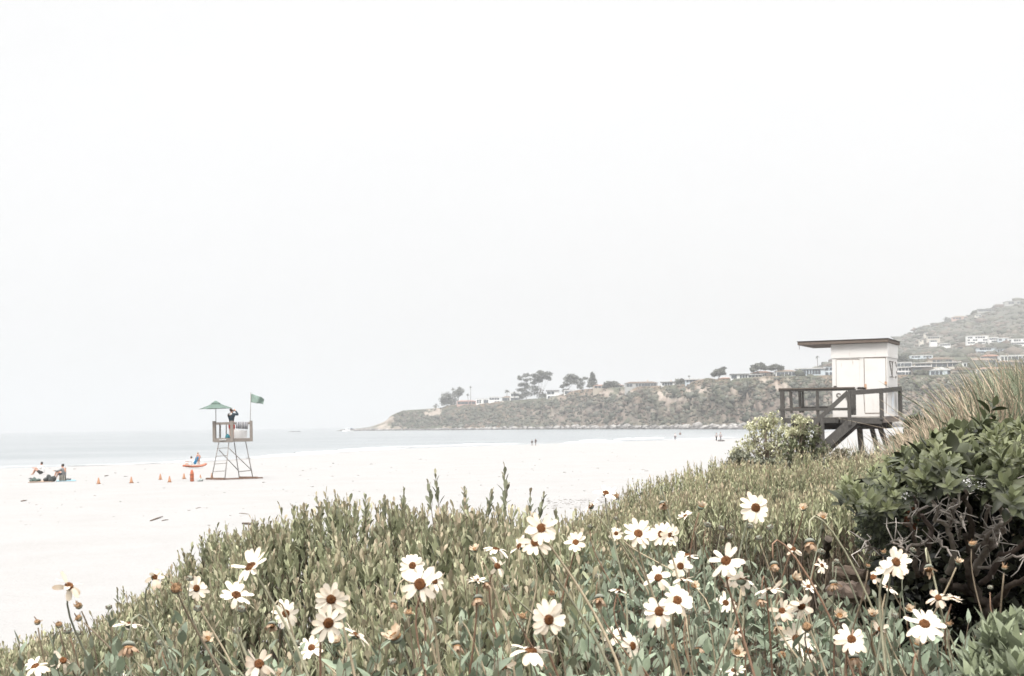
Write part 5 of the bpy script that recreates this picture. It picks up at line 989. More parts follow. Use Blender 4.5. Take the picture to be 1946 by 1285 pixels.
# daisy undergrowth : blue green leafy stems, looser, with gaps
def undergrowth(name, label, front, ridge, dens, Lr, Wr, col, nleaf=10, h=(.20, .33), spread=1.0, clump=.08):
    return mass(name, label, front, ridge, dens, h, nleaf, Lr, Wr, col, (.17, .18, .13), spread, back=.05, tpl=LAN, cat='daisy foliage', clump=clump, lean=.28, dome=.03)
DG = (.235, .28, .20)
undergrowth('daisy_undergrowth', 'loose grey green daisy foliage under the flowers at lower left', [(-60, 2.5, 1375), (950, 2.5, 1375)], [(-60, 2.95, 1285), (100, 2.95, 1270), (300, 3.0, 1255), (600, 3.0, 1272), (850, 3.0, 1255), (950, 3.1, 1230)], 130, (.038, .062), (.0085, .0140), DG)
undergrowth('daisy_undergrowth', 'thick blue green daisy foliage filling the slope under the flowers at lower right', [(880, 2.5, 1385), (1300, 2.5, 1390), (1700, 2.6, 1390), (1960, 2.9, 1370), (2350, 3.2, 1380)], [(880, 3.1, 1240), (960, 3.6, 1180), (1060, 4.4, 1112), (1150, 5.2, 1072), (1300, 5.6, 1080), (1450, 5.3, 1118), (1600, 4.6, 1160), (1700, 4.0, 1195), (1800, 3.8, 1215), (1960, 3.6, 1290), (2350, 4.6, 1200)], 105, (.040, .070), (.0095, .0165), DG)
# leafy pale plant in the bottom right corner
def rosettes(C, axis_, k, LL, WW, col, openang, tpl=BIG, curl=-.12):
    n = len(C); ax = unit(axis_); sx_ = unit(np.cross(ax, np.tile([.2, 1., .1], (n, 1)))); sy_ = np.cross(ax, sx_); f = (np.arange(k)[None] + rng.random((n, k)) * .5) / k; az = np.arange(k)[None] * 2.4 + rng.random((n, 1)) * 6.28
    sp = openang * (1.1 - .8 * f) + rng.normal(0, .12, (n, k)); out = sx_[:, None] * np.cos(az)[..., None] + sy_[:, None] * np.sin(az)[..., None]; D = ax[:, None] * np.cos(sp)[..., None] + out * np.sin(sp)[..., None]
    B = C[:, None] + ax[:, None] * ((f - .6) * LL[:, None] * .8)[..., None]; s = (1 - .45 * f ** 2) * rng.uniform(.75, 1.15, (n, k)); c = col[:, None] * rng.uniform(.75, 1.25, (n, k, 1)); yg = f[..., None] ** 2 * .55; c = c * (.45 + .55 * f[..., None]) * (1 - yg) + np.array([.21, .235, .13]) * yg  # older lower leaves darker, adding painted shade contrast within each rosette
    return leaves(B.reshape(-1, 3), D.reshape(-1, 3), (LL[:, None] * s).ravel(), (WW[:, None] * s).ravel(), c.reshape(-1, 3), tpl, hint=np.repeat(ax, k, 0), curl=rng.normal(curl, .14, n * k))
n = 95; px_ = rng.uniform(1845, 2010, n); f_ = rng.random(n); C = Pn(px_, np.interp(px_, [1845, 1880, 1920, 2010], [1235, 1185, 1165, 1170]) + f_ * 150, 2.95 - .35 * f_ + rng.normal(0, .05, n)); o = empty('leafy_plant', C.mean(0) - np.array([0, 0, .3]), 'pale green upright leafy plant in the bottom corner below the dark shrub', 'plant')
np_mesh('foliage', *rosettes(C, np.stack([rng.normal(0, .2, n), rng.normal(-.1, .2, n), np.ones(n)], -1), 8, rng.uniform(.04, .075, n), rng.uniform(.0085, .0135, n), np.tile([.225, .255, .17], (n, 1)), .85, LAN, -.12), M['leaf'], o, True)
np_mesh('stems', *prisms(C - np.array([0, 0, .35]) + rng.normal(0, .03, (n, 3)), C, .003, .0015, np.tile([.14, .12, .08], (n, 1))), M['stem'], o)

# ------------------------------------------------------------------ dark broad leaved shrub at the right
TOPD = [(1598, 925), (1640, 905), (1690, 885), (1730, 850), (1760, 842), (1790, 832), (1850, 822), (1900, 812), (1950, 812), (2150, 800)]; LOWD = [(1598, 952), (1640, 985), (1680, 980), (1720, 950), (1770, 928), (1850, 930), (1900, 955), (1950, 985), (2150, 1005)]
b0 = P(1880, 1290, 5.1); sh = empty('evergreen_shrub', b0, 'dark green broad leaved shrub with bare grey branches and a shadowed hollow beneath', 'shrub')
n = 520; px_ = np.concatenate([rng.uniform(1600, 1700, 45), rng.uniform(1690, 2140, n - 45)]); v = rng.random(n) ** .8; t_, l_ = interp(px_, TOPD), interp(px_, LOWD); C = Pn(px_, l_ + (t_ - l_) * v, 4.25 + .9 * v ** 1.6 + rng.normal(0, .09, n) + .22 * np.sin(px_ * .045) + .12 * np.sin(px_ * .11 + v * 5))
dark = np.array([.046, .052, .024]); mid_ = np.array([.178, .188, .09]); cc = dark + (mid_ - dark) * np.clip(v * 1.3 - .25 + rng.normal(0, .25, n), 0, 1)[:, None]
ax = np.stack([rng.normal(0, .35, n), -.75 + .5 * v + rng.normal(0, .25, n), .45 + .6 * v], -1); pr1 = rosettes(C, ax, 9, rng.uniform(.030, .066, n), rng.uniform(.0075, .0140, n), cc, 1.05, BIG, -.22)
# top and rear of the crown, so that it has depth and shades the hollow
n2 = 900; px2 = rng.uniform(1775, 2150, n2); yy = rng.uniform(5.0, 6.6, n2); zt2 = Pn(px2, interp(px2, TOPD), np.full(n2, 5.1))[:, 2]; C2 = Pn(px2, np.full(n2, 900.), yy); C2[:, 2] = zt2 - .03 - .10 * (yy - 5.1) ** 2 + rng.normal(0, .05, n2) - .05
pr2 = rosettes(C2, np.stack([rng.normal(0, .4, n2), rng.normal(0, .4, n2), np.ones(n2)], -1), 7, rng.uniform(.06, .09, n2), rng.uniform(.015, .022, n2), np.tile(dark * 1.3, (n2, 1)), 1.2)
n3 = 1500; px3 = rng.uniform(1660, 2200, n3); C3 = Pn(px3, rng.uniform(900, 1420, n3), rng.uniform(5.55, 6.3, n3)); pr3 = rosettes(C3, rng.normal(0, 1, (n3, 3)), 6, rng.uniform(.06, .10, n3), rng.uniform(.018, .026, n3), np.tile([.016, .018, .011], (n3, 1)), 1.3)  # leaf wall added behind the hollow, its shade put into the near-black colour
n6 = 900; C6 = Pn(rng.uniform(1690, 2200, n6), rng.uniform(985, 1420, n6), rng.uniform(4.85, 5.6, n6)); pr6 = rosettes(C6, rng.normal(0, 1, (n6, 3)), 4, rng.uniform(.03, .07, n6), rng.uniform(.010, .018, n6), np.tile([.014, .013, .009], (n6, 1)), 1.4)  # sparse leaves added to darken the hollow, shade painted as near-black colour
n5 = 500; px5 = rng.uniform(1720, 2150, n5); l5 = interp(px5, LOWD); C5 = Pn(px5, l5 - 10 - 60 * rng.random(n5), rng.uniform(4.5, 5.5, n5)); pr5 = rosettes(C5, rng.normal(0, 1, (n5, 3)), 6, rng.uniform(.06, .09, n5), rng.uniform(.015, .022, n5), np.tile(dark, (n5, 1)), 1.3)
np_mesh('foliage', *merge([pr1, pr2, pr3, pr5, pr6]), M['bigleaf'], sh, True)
# small leaved wisps mixed in at its left edge, tiny white blossoms
n4 = 240; px4 = rng.uniform(1630, 1740, n4); C4 = Pn(px4, rng.uniform(925, 1040, n4), rng.uniform(4.4, 4.7, n4)); np_mesh('side_shoots', *rosettes(C4, rng.normal(0, .6, (n4, 3)) + np.array([0, -.5, .6]), 8, rng.uniform(.018, .03, n4), rng.uniform(.005, .008, n4), np.tile([.12, .135, .095], (n4, 1)), 1.0), M['leaf'], sh, True)
bl = [P(1757 + dx, 919 + dy, 4.2) for dx, dy in ((0, 0), (4, 4), (-2, 6))] + [P(1726, 938, 4.25), P(1714, 945, 4.3), P(1842, 916, 4.15), P(1845, 922, 4.15), P(1865, 924, 4.15), P(1823, 925, 4.2)]
fl_ = []
for q in bl:
    k = 10; d = rng.normal(size=(k, 3)) + np.array([0, -1.2, .4]); fl_.append(leaves(np.tile(q, (k, 1)) + rng.normal(0, .006, (k, 3)), d, np.full(k, .009), np.full(k, .0035), np.tile([.5, .49, .48], (k, 1)), OBL2))
np_mesh('blossom', *merge(fl_), M['petal'], sh)
# branches
def ZB(x, y): return 1640 + x / 4.284, 880 + y / 4.284
br = MB(); BC = (.36, .315, .28); BD = (.07, .056, .046)
def wig(pts, r0, r1, col, Y0=4.7, Y1=4.6, parts=9):
    P_ = [P(*ZB(*p), Y0 + (Y1 - Y0) * i_ / (len(pts) - 1)) for i_, p in enumerate(pts)]; out = []
    for i_ in range(len(P_) - 1):
        for k in range(4): out.append(P_[i_] + (P_[i_ + 1] - P_[i_]) * k / 4 + (rng.normal(0, .006, 3) if (i_ or k) else 0))
    out.append(P_[-1]); n_ = len(out); br.tube(out, [r0 + (r1 - r0) * i_ / (n_ - 1) for i_ in range(n_)], 6, col=tuple(np.array(col) * rng.uniform(.75, 1.25))); return out
mains = [([(1060, 1500), (1030, 1285), (990, 1160), (900, 1020), (850, 850), (870, 650), (900, 530), (850, 330), (830, 220)], .020, .006, BD), ([(940, 1060), (820, 1010), (690, 1000), (640, 960)], .014, .009, BD), ([(960, 980), (1080, 840), (1200, 720), (1330, 610)], .011, .007, (.13, .10, .085)), ([(1080, 1150), (1200, 1010), (1340, 880)], .014, .008, (.14, .11, .09)), ([(900, 900), (1010, 720), (1100, 600), (1200, 400)], .015, .008, BC), ([(880, 660), (1000, 560), (1120, 470), (1200, 400), (1275, 388)], .008, .004, BC), ([(900, 700), (1010, 610), (1130, 480)], .009, .006, BC), ([(940, 850), (1120, 790), (1320, 760)], .006, .004, BC), ([(690, 900), (740, 680), (660, 520), (560, 370), (430, 340)], .011, .003, BC), ([(705, 440), (600, 340), (480, 222)], .007, .003, BC), ([(480, 910), (530, 700), (540, 550), (470, 420), (420, 268)], .012, .004, (.17, .135, .12)), ([(445, 920), (430, 730), (385, 520), (370, 440)], .009, .004, (.17, .14, .12)), ([(690, 560), (740, 390), (785, 335)], .006, .003, BC), ([(720, 450), (700, 280), (645, 155)], .007, .003, BC), ([(800, 620), (790, 540), (795, 440)], .004, .003, BC), ([(1000, 530), (1005, 330), (1010, 210)], .006, .004, BC), ([(1135, 430), (1110, 300), (1060, 190)], .008, .003, BC), ([(1265, 370), (1250, 260)], .006, .004, BC), ([(540, 560), (640, 650), (720, 760)], .005, .003, BC), ([(540, 640), (460, 650), (340, 700), (230, 640)], .006, .003, BC), ([(430, 690), (340, 760), (300, 800)], .007, .004, BD), ([(310, 590), (290, 640), (330, 690)], .004, .002, BC), ([(100, 700), (60, 690), (20, 640)], .006, .003, BC), ([(970, 590), (1060, 600), (1100, 680)], .004, .002, BC), ([(715, 490), (790, 500), (818, 510)], .004, .002, BC)]
tips = []
for a in mains: tips.append(wig(a[0], a[1], a[2], a[3], 4.6 if a[1] > .012 else 4.5, 4.25))
for out in tips[4:]:
    for k in range(8):
        q = out[rng.integers(2, len(out))]; d = np.array([rng.normal(0, .5), rng.normal(-.1, .3), rng.normal(.25, .5)]); d /= np.linalg.norm(d); Ln = rng.uniform(.02, .085); m1 = q + d * Ln * .5 + rng.normal(0, .014, 3); br.tube([q, m1, q + d * Ln + rng.normal(0, .015, 3)], [.0024, .0018, .001], 4, col=tuple(np.array((.46, .42, .38)) * rng.uniform(.7, 1.2)))
br.build('branches', M['bark'], sh, True)
dd = rng.normal(size=(70, 3)); np_mesh('withered_leaves', *leaves(Pn(rng.uniform(1715, 1738, 70), rng.uniform(965, 1005, 70), rng.uniform(4.4, 4.6, 70)), dd, rng.uniform(.015, .03, 70), rng.uniform(.004, .008, 70), np.tile([.15, .055, .025], (70, 1)), OBL), M['leaf'], sh)
# logs and a stump in the hollow
def log(label, a, b, Y, r_, colr, seed, name='log'):
    A, B = P(*a, Y), P(*b, Y - .12); d = B - A; rr = np.random.default_rng(seed); mb = MB(); pts = [A + d * k / 6 + rr.normal(0, r_ * .08, 3) for k in range(7)]; mb.tube(pts, [r_ * rr.uniform(.7, 1.2) for _ in pts], 13, col=colr); mb.V = [tuple(np.array(v_) + rr.normal(0, r_ * .09, 3)) for v_ in mb.V]; mb.T = [tuple(np.array(t_) * rr.uniform(.6, 1.5)) for t_ in mb.T]; o = tag(mb.build(name, M['bark'], None, False), label, 'log'); return o
log('upper brown log lying in the hollow below the dark shrub', (1588, 1088), (1648, 1093), 4.75, .020, (.10, .075, .058), 1); log('lower split log beneath the upper brown log', (1580, 1128), (1640, 1122), 4.55, .028, (.12, .092, .075), 2); log('short dark stump standing at the edge of the hollow', (1569, 1056), (1574, 1024), 5.3, .013, (.085, .07, .058), 3, 'stump')

# ------------------------------------------------------------------ reeds and grey green bushes on the dune behind
RTOP = [(1690, 855), (1730, 822), (1770, 805), (1800, 782), (1830, 762), (1860, 738), (1900, 706), (1946, 684), (2100, 672), (2420, 690)]
def reeds(name, label, n, x0, x1, topf, Y0, Y1, tan, wdt=.0085, leanx=.24, hid=0.0):
    px_ = rng.uniform(x0, x1, n); Y = rng.uniform(Y0, Y1, n); B = Pn(px_, np.full(n, 850.), Y); e_, b_ = dune(B[:, 0], B[:, 1]); B[:, 2] = ground_z(B[:, 0], B[:, 1]) - .02
    top = Pn(px_, interp(px_, topf) + rng.gamma(2, 14, n) - 16, Y)[:, 2]; Hh = np.maximum(top - B[:, 2], .15); k = 6; u = np.linspace(0, 1, k); ln_ = rng.normal(0, leanx, (n, 2)) * Hh[:, None]; kink = np.where(rng.random(n) < .12, rng.uniform(.5, 1.4, n), rng.uniform(0, .35, n)); pts = []
    for a in u: pts.append(B + np.stack([ln_[:, 0] * a ** 1.6 * (1 + kink * a), ln_[:, 1] * a ** 1.6, Hh * (a - .18 * kink * a ** 3)], -1))
    pts = np.stack(pts, 1); w_ = (wdt * rng.uniform(.6, 1.4, n))[:, None] * np.array([1, 1, .9, .75, .5, .12])[None]; S = np.stack([np.cos(rng.uniform(-1, 1, n)), rng.uniform(-.6, .6, n), 0 * px_], -1)[:, None]
    V = np.stack([pts - S * w_[..., None], pts + S * w_[..., None]], 2).reshape(-1, 3); q_ = np.array([(2 * i_, 2 * i_ + 1, 2 * i_ + 3, 2 * i_ + 2) for i_ in range(k - 1)]); Q = (q_[None] + (np.arange(n) * 2 * k)[:, None, None]).reshape(-1, 4)
    is_t = rng.random((n, 1)) < np.interp(px_, *zip(*tan))[:, None]; c = np.where(is_t, np.array([[.40, .325, .24]]) * rng.uniform(.4, 1.4, (n, 1)), np.array([[.19, .21, .14]]) * rng.uniform(.35, 1.4, (n, 1)))
    return tag(np_mesh(name, V, Q, np.repeat(c, 2 * k, 0), M['leaf'], None, True), label, 'reeds', kind='stuff')
reeds('reed_grass', 'tall dry tan and green reeds crowding behind the dark shrub', 6600, 1700, 2420, RTOP, 11.2, 14.5, [(1700, .7), (1850, .66), (1900, .45), (1946, .35), (2080, .4)])
reeds('marsh_grass', 'sparse thin grass blades in front of the legs of the white tower', 420, 1545, 1780, [(1545, 865), (1600, 842), (1650, 838), (1700, 834), (1780, 800)], 12.0, 15.5, [(1545, .4), (1760, .6)], .0045, .2)
def soft_bush(name, label, blobs, Y, n, col, size, stems, group='bushes at the foot of the white tower'):
    q = P(blobs[0][0], max(b[1] + b[3] for b in blobs), Y); q[2] = float(ground_z(q[0:1], q[1:2])[0]); o = empty(name, q, label, 'bush', group); parts = []; s = Y / F; tot = sum(b[2] * b[3] for b in blobs); sb = MB()
    for bx, by, rx_, ry_, *cc in blobs:
        c0_ = P(bx, by, Y); colr = np.array(cc[0] if cc else col); k = int(n * rx_ * ry_ / tot); m_ = max(6, int(rx_ * ry_ / 16))
        for j in range(m_):
            d = rng.normal(size=3); d /= np.linalg.norm(d); d *= rng.random() ** .4; ce = c0_ + d * np.array([rx_, rx_ * .9, ry_]) * s * .92; kk = max(4, k // m_); dirs = rng.normal(size=(kk, 3)) + np.array([0, -.2, .9]); tone = .65 + .7 * rng.random()  # random tone for each leaf cluster
            parts.append(leaves(ce + rng.normal(0, 1, (kk, 3)) * np.array([rx_, rx_, ry_]) * s * .13, dirs, rng.uniform(.6, 1.3, kk) * size, rng.uniform(.25, .4, kk) * size, colr * tone * rng.uniform(.75, 1.25, (kk, 1)), OBL2))
            if j % 4 == 0: f = q + (c0_ - q) * rng.uniform(.3, .7); sb.tube([q + rng.normal(0, .03, 3) * np.array([1, 1, 0]), f + rng.normal(0, .03, 3), ce], [.011, .007, .003], 4, col=(.15, .12, .095))
    np_mesh('foliage', *merge(parts), M['leaf'], o); sb.build('stems', M['bark'], o, True); return o
PALE = (.46, .455, .31); OLV = (.19, .205, .125)
soft_bush('coyote_bush', 'tall pale yellow green bush left of the tower stairs', [(1462, 804, 28, 18), (1440, 818, 32, 22), (1484, 824, 28, 24), (1420, 846, 24, 16), (1455, 856, 40, 22), (1400, 862, 22, 14), (1490, 856, 22, 18)], 15.0, 2600, PALE, .034, 1)
soft_bush('coyote_bush', 'bush with a pale top and darker base in front of the tower stairs', [(1522, 801, 22, 12, PALE), (1510, 822, 26, 16, PALE), (1540, 828, 26, 18, (.22, .23, .15)), (1508, 848, 30, 20, OLV), (1548, 852, 26, 20, OLV), (1525, 876, 44, 18, (.16, .17, .11))], 14.4, 2300, OLV, .036, 1)
soft_bush('coyote_bush', 'low grey green bush at the sand edge below the tall pale bush', [(1408, 872, 26, 18), (1440, 884, 34, 14), (1390, 884, 16, 10), (1475, 885, 26, 14)], 14.2, 1500, (.20, .205, .15), .038, 1)
soft_bush('coyote_bush', 'low brownish bush below the bottom step of the stairs', [(1600, 868, 32, 16), (1635, 872, 26, 14), (1575, 878, 24, 12), (1660, 876, 20, 10)], 13.8, 1300, (.22, .20, .145), .036, 1)
soft_bush('round_bush', 'dark green rounded bush on the sand right of the tower legs', [(1742, 815, 26, 24), (1765, 820, 28, 26), (1725, 830, 18, 16)], 23, 2200, (.085, .10, .06), .065, 1)
soft_bush('round_bush', 'low green mat of plants on the sand at the foot of the dark rounded bush', [(1700, 836, 16, 5), (1716, 832, 14, 8), (1735, 840, 16, 6)], 22, 900, (.16, .17, .11), .045, 1)
# ================================================================== DAISIES
PET = leaf_template([(0, .22), (.25, .72), (.6, 1), (.88, .85), (1, .30)], .18)
def W3(n): return np.array([n[0], -n[2], n[1]], float) / np.linalg.norm(n)
def frame(n):
    z = W3(n); a = np.cross(z, (.3, .2, .9)); a /= np.linalg.norm(a); return a, np.cross(z, a), z
def petal_mesh(c, n, Rp, k, wid, lift, droop, jit, missing=0.0, cream=(.84, .755, .635), tipc=None, seed=0, name='petal_ring', parent=None):
    rr = np.random.default_rng(seed); a, b, z = frame(n); az = (np.arange(k) + rr.normal(0, .12, k)) * 2 * math.pi / k + rr.random() * 6; keep = rr.random(k) >= missing; az = az[keep]; m_ = len(az)
    out = np.cos(az)[:, None] * a + np.sin(az)[:, None] * b; el = lift + rr.normal(0, jit, m_) + rr.uniform(0, .38) * np.cos(az - rr.uniform(0, 6.28)); D = out * np.cos(el)[:, None] + z * np.sin(el)[:, None]
    L = Rp * .86 * rr.uniform(.78, 1.12, m_); col = np.array(cream) * rr.uniform(.9, 1.06, (m_, 1)); hint = np.tile(z, (m_, 1)) + rr.normal(0, jit * 1.2, (m_, 3))
    V, Q, C = leaves(c + out * Rp * .16, D, L, Rp * wid * rr.uniform(.8, 1.15, m_), col, PET, hint=hint, curl=rr.normal(droop, .08 + jit * .5, m_), tipcol=np.array(tipc) if tipc is not None else None)
    np_mesh(name, V, Q, C, M['petal'], parent, True)
def disc_mesh(c, n, r_, hgt, parent, seed, dark=(.06, .026, .013), rim=(.14, .062, .026), name='flower_centre'):
    rr = np.random.default_rng(seed); a, b, z = frame(n); mb = MB(); mb.lathe(c - z * r_ * .15, [(r_ * .98, 0), (r_ * 1.03, hgt * .3), (r_ * .86, hgt * .75), (r_ * .5, hgt), (r_ * .12, hgt * .92)], 14, z, rim)
    for k in range(46):
        t = k * 2.39996; q = r_ * .98 * math.sqrt(k / 46); cc = dark if rr.random() < .62 else rim; p = c - z * r_ * .15 + (a * math.cos(t) + b * math.sin(t)) * q + z * hgt * (1 - .55 * (q / r_) ** 2); s = r_ * .12
        mb.frame_box(p, a * s * .5, b * s * .5, z * s * rr.uniform(.7, 1.6), tuple(np.array(cc) * rr.uniform(.6, 1.4)))
    mb.build(name, M['bark'], parent, False)
def calyx_mesh(c, n, r_, parent, seed, col=(.13, .15, .115), name='calyx'):
    rr = np.random.default_rng(seed); a, b, z = frame(n); mb = MB(); mb.lathe(c, [(r_ * .18, -r_ * .85), (r_ * .7, -r_ * .6), (r_ * 1.02, -.15 * r_), (r_ * .9, .05 * r_)], 12, z, col); k = 13; az = np.arange(k) * 6.283 / k; out = np.cos(az)[:, None] * a + np.sin(az)[:, None] * b
    mb.build(name, M['stem'], parent, True)
def stem_mesh(head, n, root, r_, parent, seed, col, hook=0.0):
    rr = np.random.default_rng(seed); z = W3(n); h0 = head - z * .008; L = np.linalg.norm(root - head); p1 = h0 - z * (.05 + .15 * L) + (np.array([0, 0, .045 * hook]) if hook else 0); p2 = root + np.array([rr.normal(0, .02), rr.normal(0, .02), L * .45]); pts = []
    for t in np.linspace(0, 1, 12): pts.append((1 - t) ** 3 * h0 + 3 * (1 - t) ** 2 * t * p1 + 3 * (1 - t) * t * t * p2 + t ** 3 * root)
    mb = MB(); mb.tube(pts, [r_ * (.8 + .7 * t) for t in np.linspace(0, 1, 12)], 6, col=tuple(np.array(col) * rr.uniform(.8, 1.25))); mb.build('stem', M['stem'], parent, True)
STEMC = [(.26, .25, .175), (.36, .30, .21), (.20, .205, .15), (.22, .14, .095)]
def daisy(px, py, d, n, style, label, seed, root=None):
    rr = np.random.default_rng(seed + 100); Y = float(np.clip(F * .057 / d, 2.25, 3.9)) if style not in ('bud', 'dry', 'droop', 'cup') else float(np.clip(F * .036 / d, 2.3, 3.9))
    if py > 1060 and style not in ('open', 'back'): Y = min(Y, 2.95)
    if py < 1000 and px > 1230: Y = max(Y, 3.2)
    d = d * (1.05 if style in ('open', 'side', 'ragged', 'back') else 1); Rp = d / F * Y / 2; head = P(px, py, Y); dx, dz = root or (rr.normal(.07, .07), rr.uniform(.30, .46)); rt = head + np.array([dx, rr.uniform(.0, .12), -dz]); gz = float(ground_z(rt[0:1], rt[1:2])[0]); rt[2] = max(rt[2], gz - .05) if rt[2] < gz else rt[2]
    kind = {'open': 'daisy', 'ragged': 'daisy', 'side': 'daisy', 'back': 'daisy', 'cup': 'daisy', 'dry': 'withered_daisy', 'droop': 'withered_daisy', 'bud': 'daisy_bud'}[style]
    o = empty(kind, rt, label, {'daisy': 'daisy', 'withered_daisy': 'withered daisy', 'daisy_bud': 'flower bud'}[kind], {'daisy': 'cream daisies in bloom', 'withered_daisy': 'withered daisies', 'daisy_bud': 'unopened daisy buds'}[kind])
    sc = STEMC[rr.integers(0, 4)]; nf = tuple(np.array(n, float))
    if style in ('open', 'side', 'back'):
        petal_mesh(head, nf, Rp, int(rr.integers(11, 16)), rr.uniform(.155, .195), rr.uniform(-.05, .18), rr.uniform(-.34, .02), rr.uniform(.12, .24), .07, seed=seed, parent=o, tipc=(.76, .62, .45)); disc_mesh(head, nf, Rp * .29, Rp * .17, o, seed); calyx_mesh(head - W3(nf) * Rp * .05, nf, Rp * .30, o, seed); stem_mesh(head - W3(nf) * Rp * .25, nf, rt, 0.0020, o, seed, sc)
    elif style == 'ragged':
        petal_mesh(head, nf, Rp, 12, .19, rr.uniform(-.25, .35), -.3, .42, .28, (.68, .59, .48), (.48, .33, .22), seed, parent=o); disc_mesh(head, nf, Rp * .28, Rp * .20, o, seed, rim=(.16, .07, .03)); calyx_mesh(head - W3(nf) * Rp * .05, nf, Rp * .30, o, seed); stem_mesh(head - W3(nf) * Rp * .25, nf, rt, 0.0020, o, seed, sc)
    elif style == 'cup':
        petal_mesh(head, nf, Rp * 1.1, 14, .17, .85, .1, .14, .05, (.64, .53, .40), (.48, .32, .2), seed, parent=o); disc_mesh(head + W3(nf) * Rp * .15, nf, Rp * .42, Rp * .2, o, seed, rim=(.30, .17, .08)); calyx_mesh(head, nf, Rp * .5, o, seed); stem_mesh(head - W3(nf) * Rp * .4, nf, rt, 0.0019, o, seed, sc)
    elif style == 'dry':
        petal_mesh(head, nf, Rp, 11, .12, rr.uniform(.3, .9), .25, .35, .35, (.28, .19, .12), (.16, .085, .045), seed, parent=o); disc_mesh(head + W3(nf) * Rp * .1, nf, Rp * .50, Rp * .42, o, seed, (.085, .045, .025), (.27, .17, .095), 'seed_head'); calyx_mesh(head, nf, Rp * .55, o, seed, (.17, .16, .12)); stem_mesh(head - W3(nf) * Rp * .4, nf, rt, 0.0019, o, seed, (.2, .16, .115))
    elif style == 'droop':
        nn = (n[0], n[1] - .9, n[2]); petal_mesh(head, nn, Rp * 1.25, 13, .16, .75, .25, .25, .1, (.42, .31, .22), (.25, .135, .07), seed, parent=o); disc_mesh(head + W3(nn) * Rp * .2, nn, Rp * .45, Rp * .3, o, seed, (.12, .06, .03), (.33, .19, .10), 'seed_head'); calyx_mesh(head, nn, Rp * .6, o, seed, (.19, .2, .165)); stem_mesh(head - W3(nn) * Rp * .4, nn, rt, 0.0019, o, seed, sc, 1.0)
    else:
        a, b, z = frame(nf); mb = MB(); mb.lathe(head, [(Rp * .25, -Rp * .8), (Rp * .8, -Rp * .5), (Rp, 0), (Rp * .8, Rp * .45), (Rp * .35, Rp * .65)], 12, z, (.16, .17, .135))
        for k in range(34):
            t = k * 2.4; zz = -.4 + 1.0 * k / 34; q = Rp * math.sqrt(max(.05, 1 - zz * zz * .8)); mb.frame_box(head + (a * math.cos(t) + b * math.sin(t)) * q * .95 + z * Rp * zz * .75, a * Rp * .10, b * Rp * .10, z * Rp * .22, tuple(np.array((.21, .21, .17) if k < 24 else (.14, .09, .06)) * rr.uniform(.6, 1.3)))
        mb.build('bud_head', M['stem'], o); stem_mesh(head - z * Rp * .6, nf, rt, .0015, o, seed, sc)
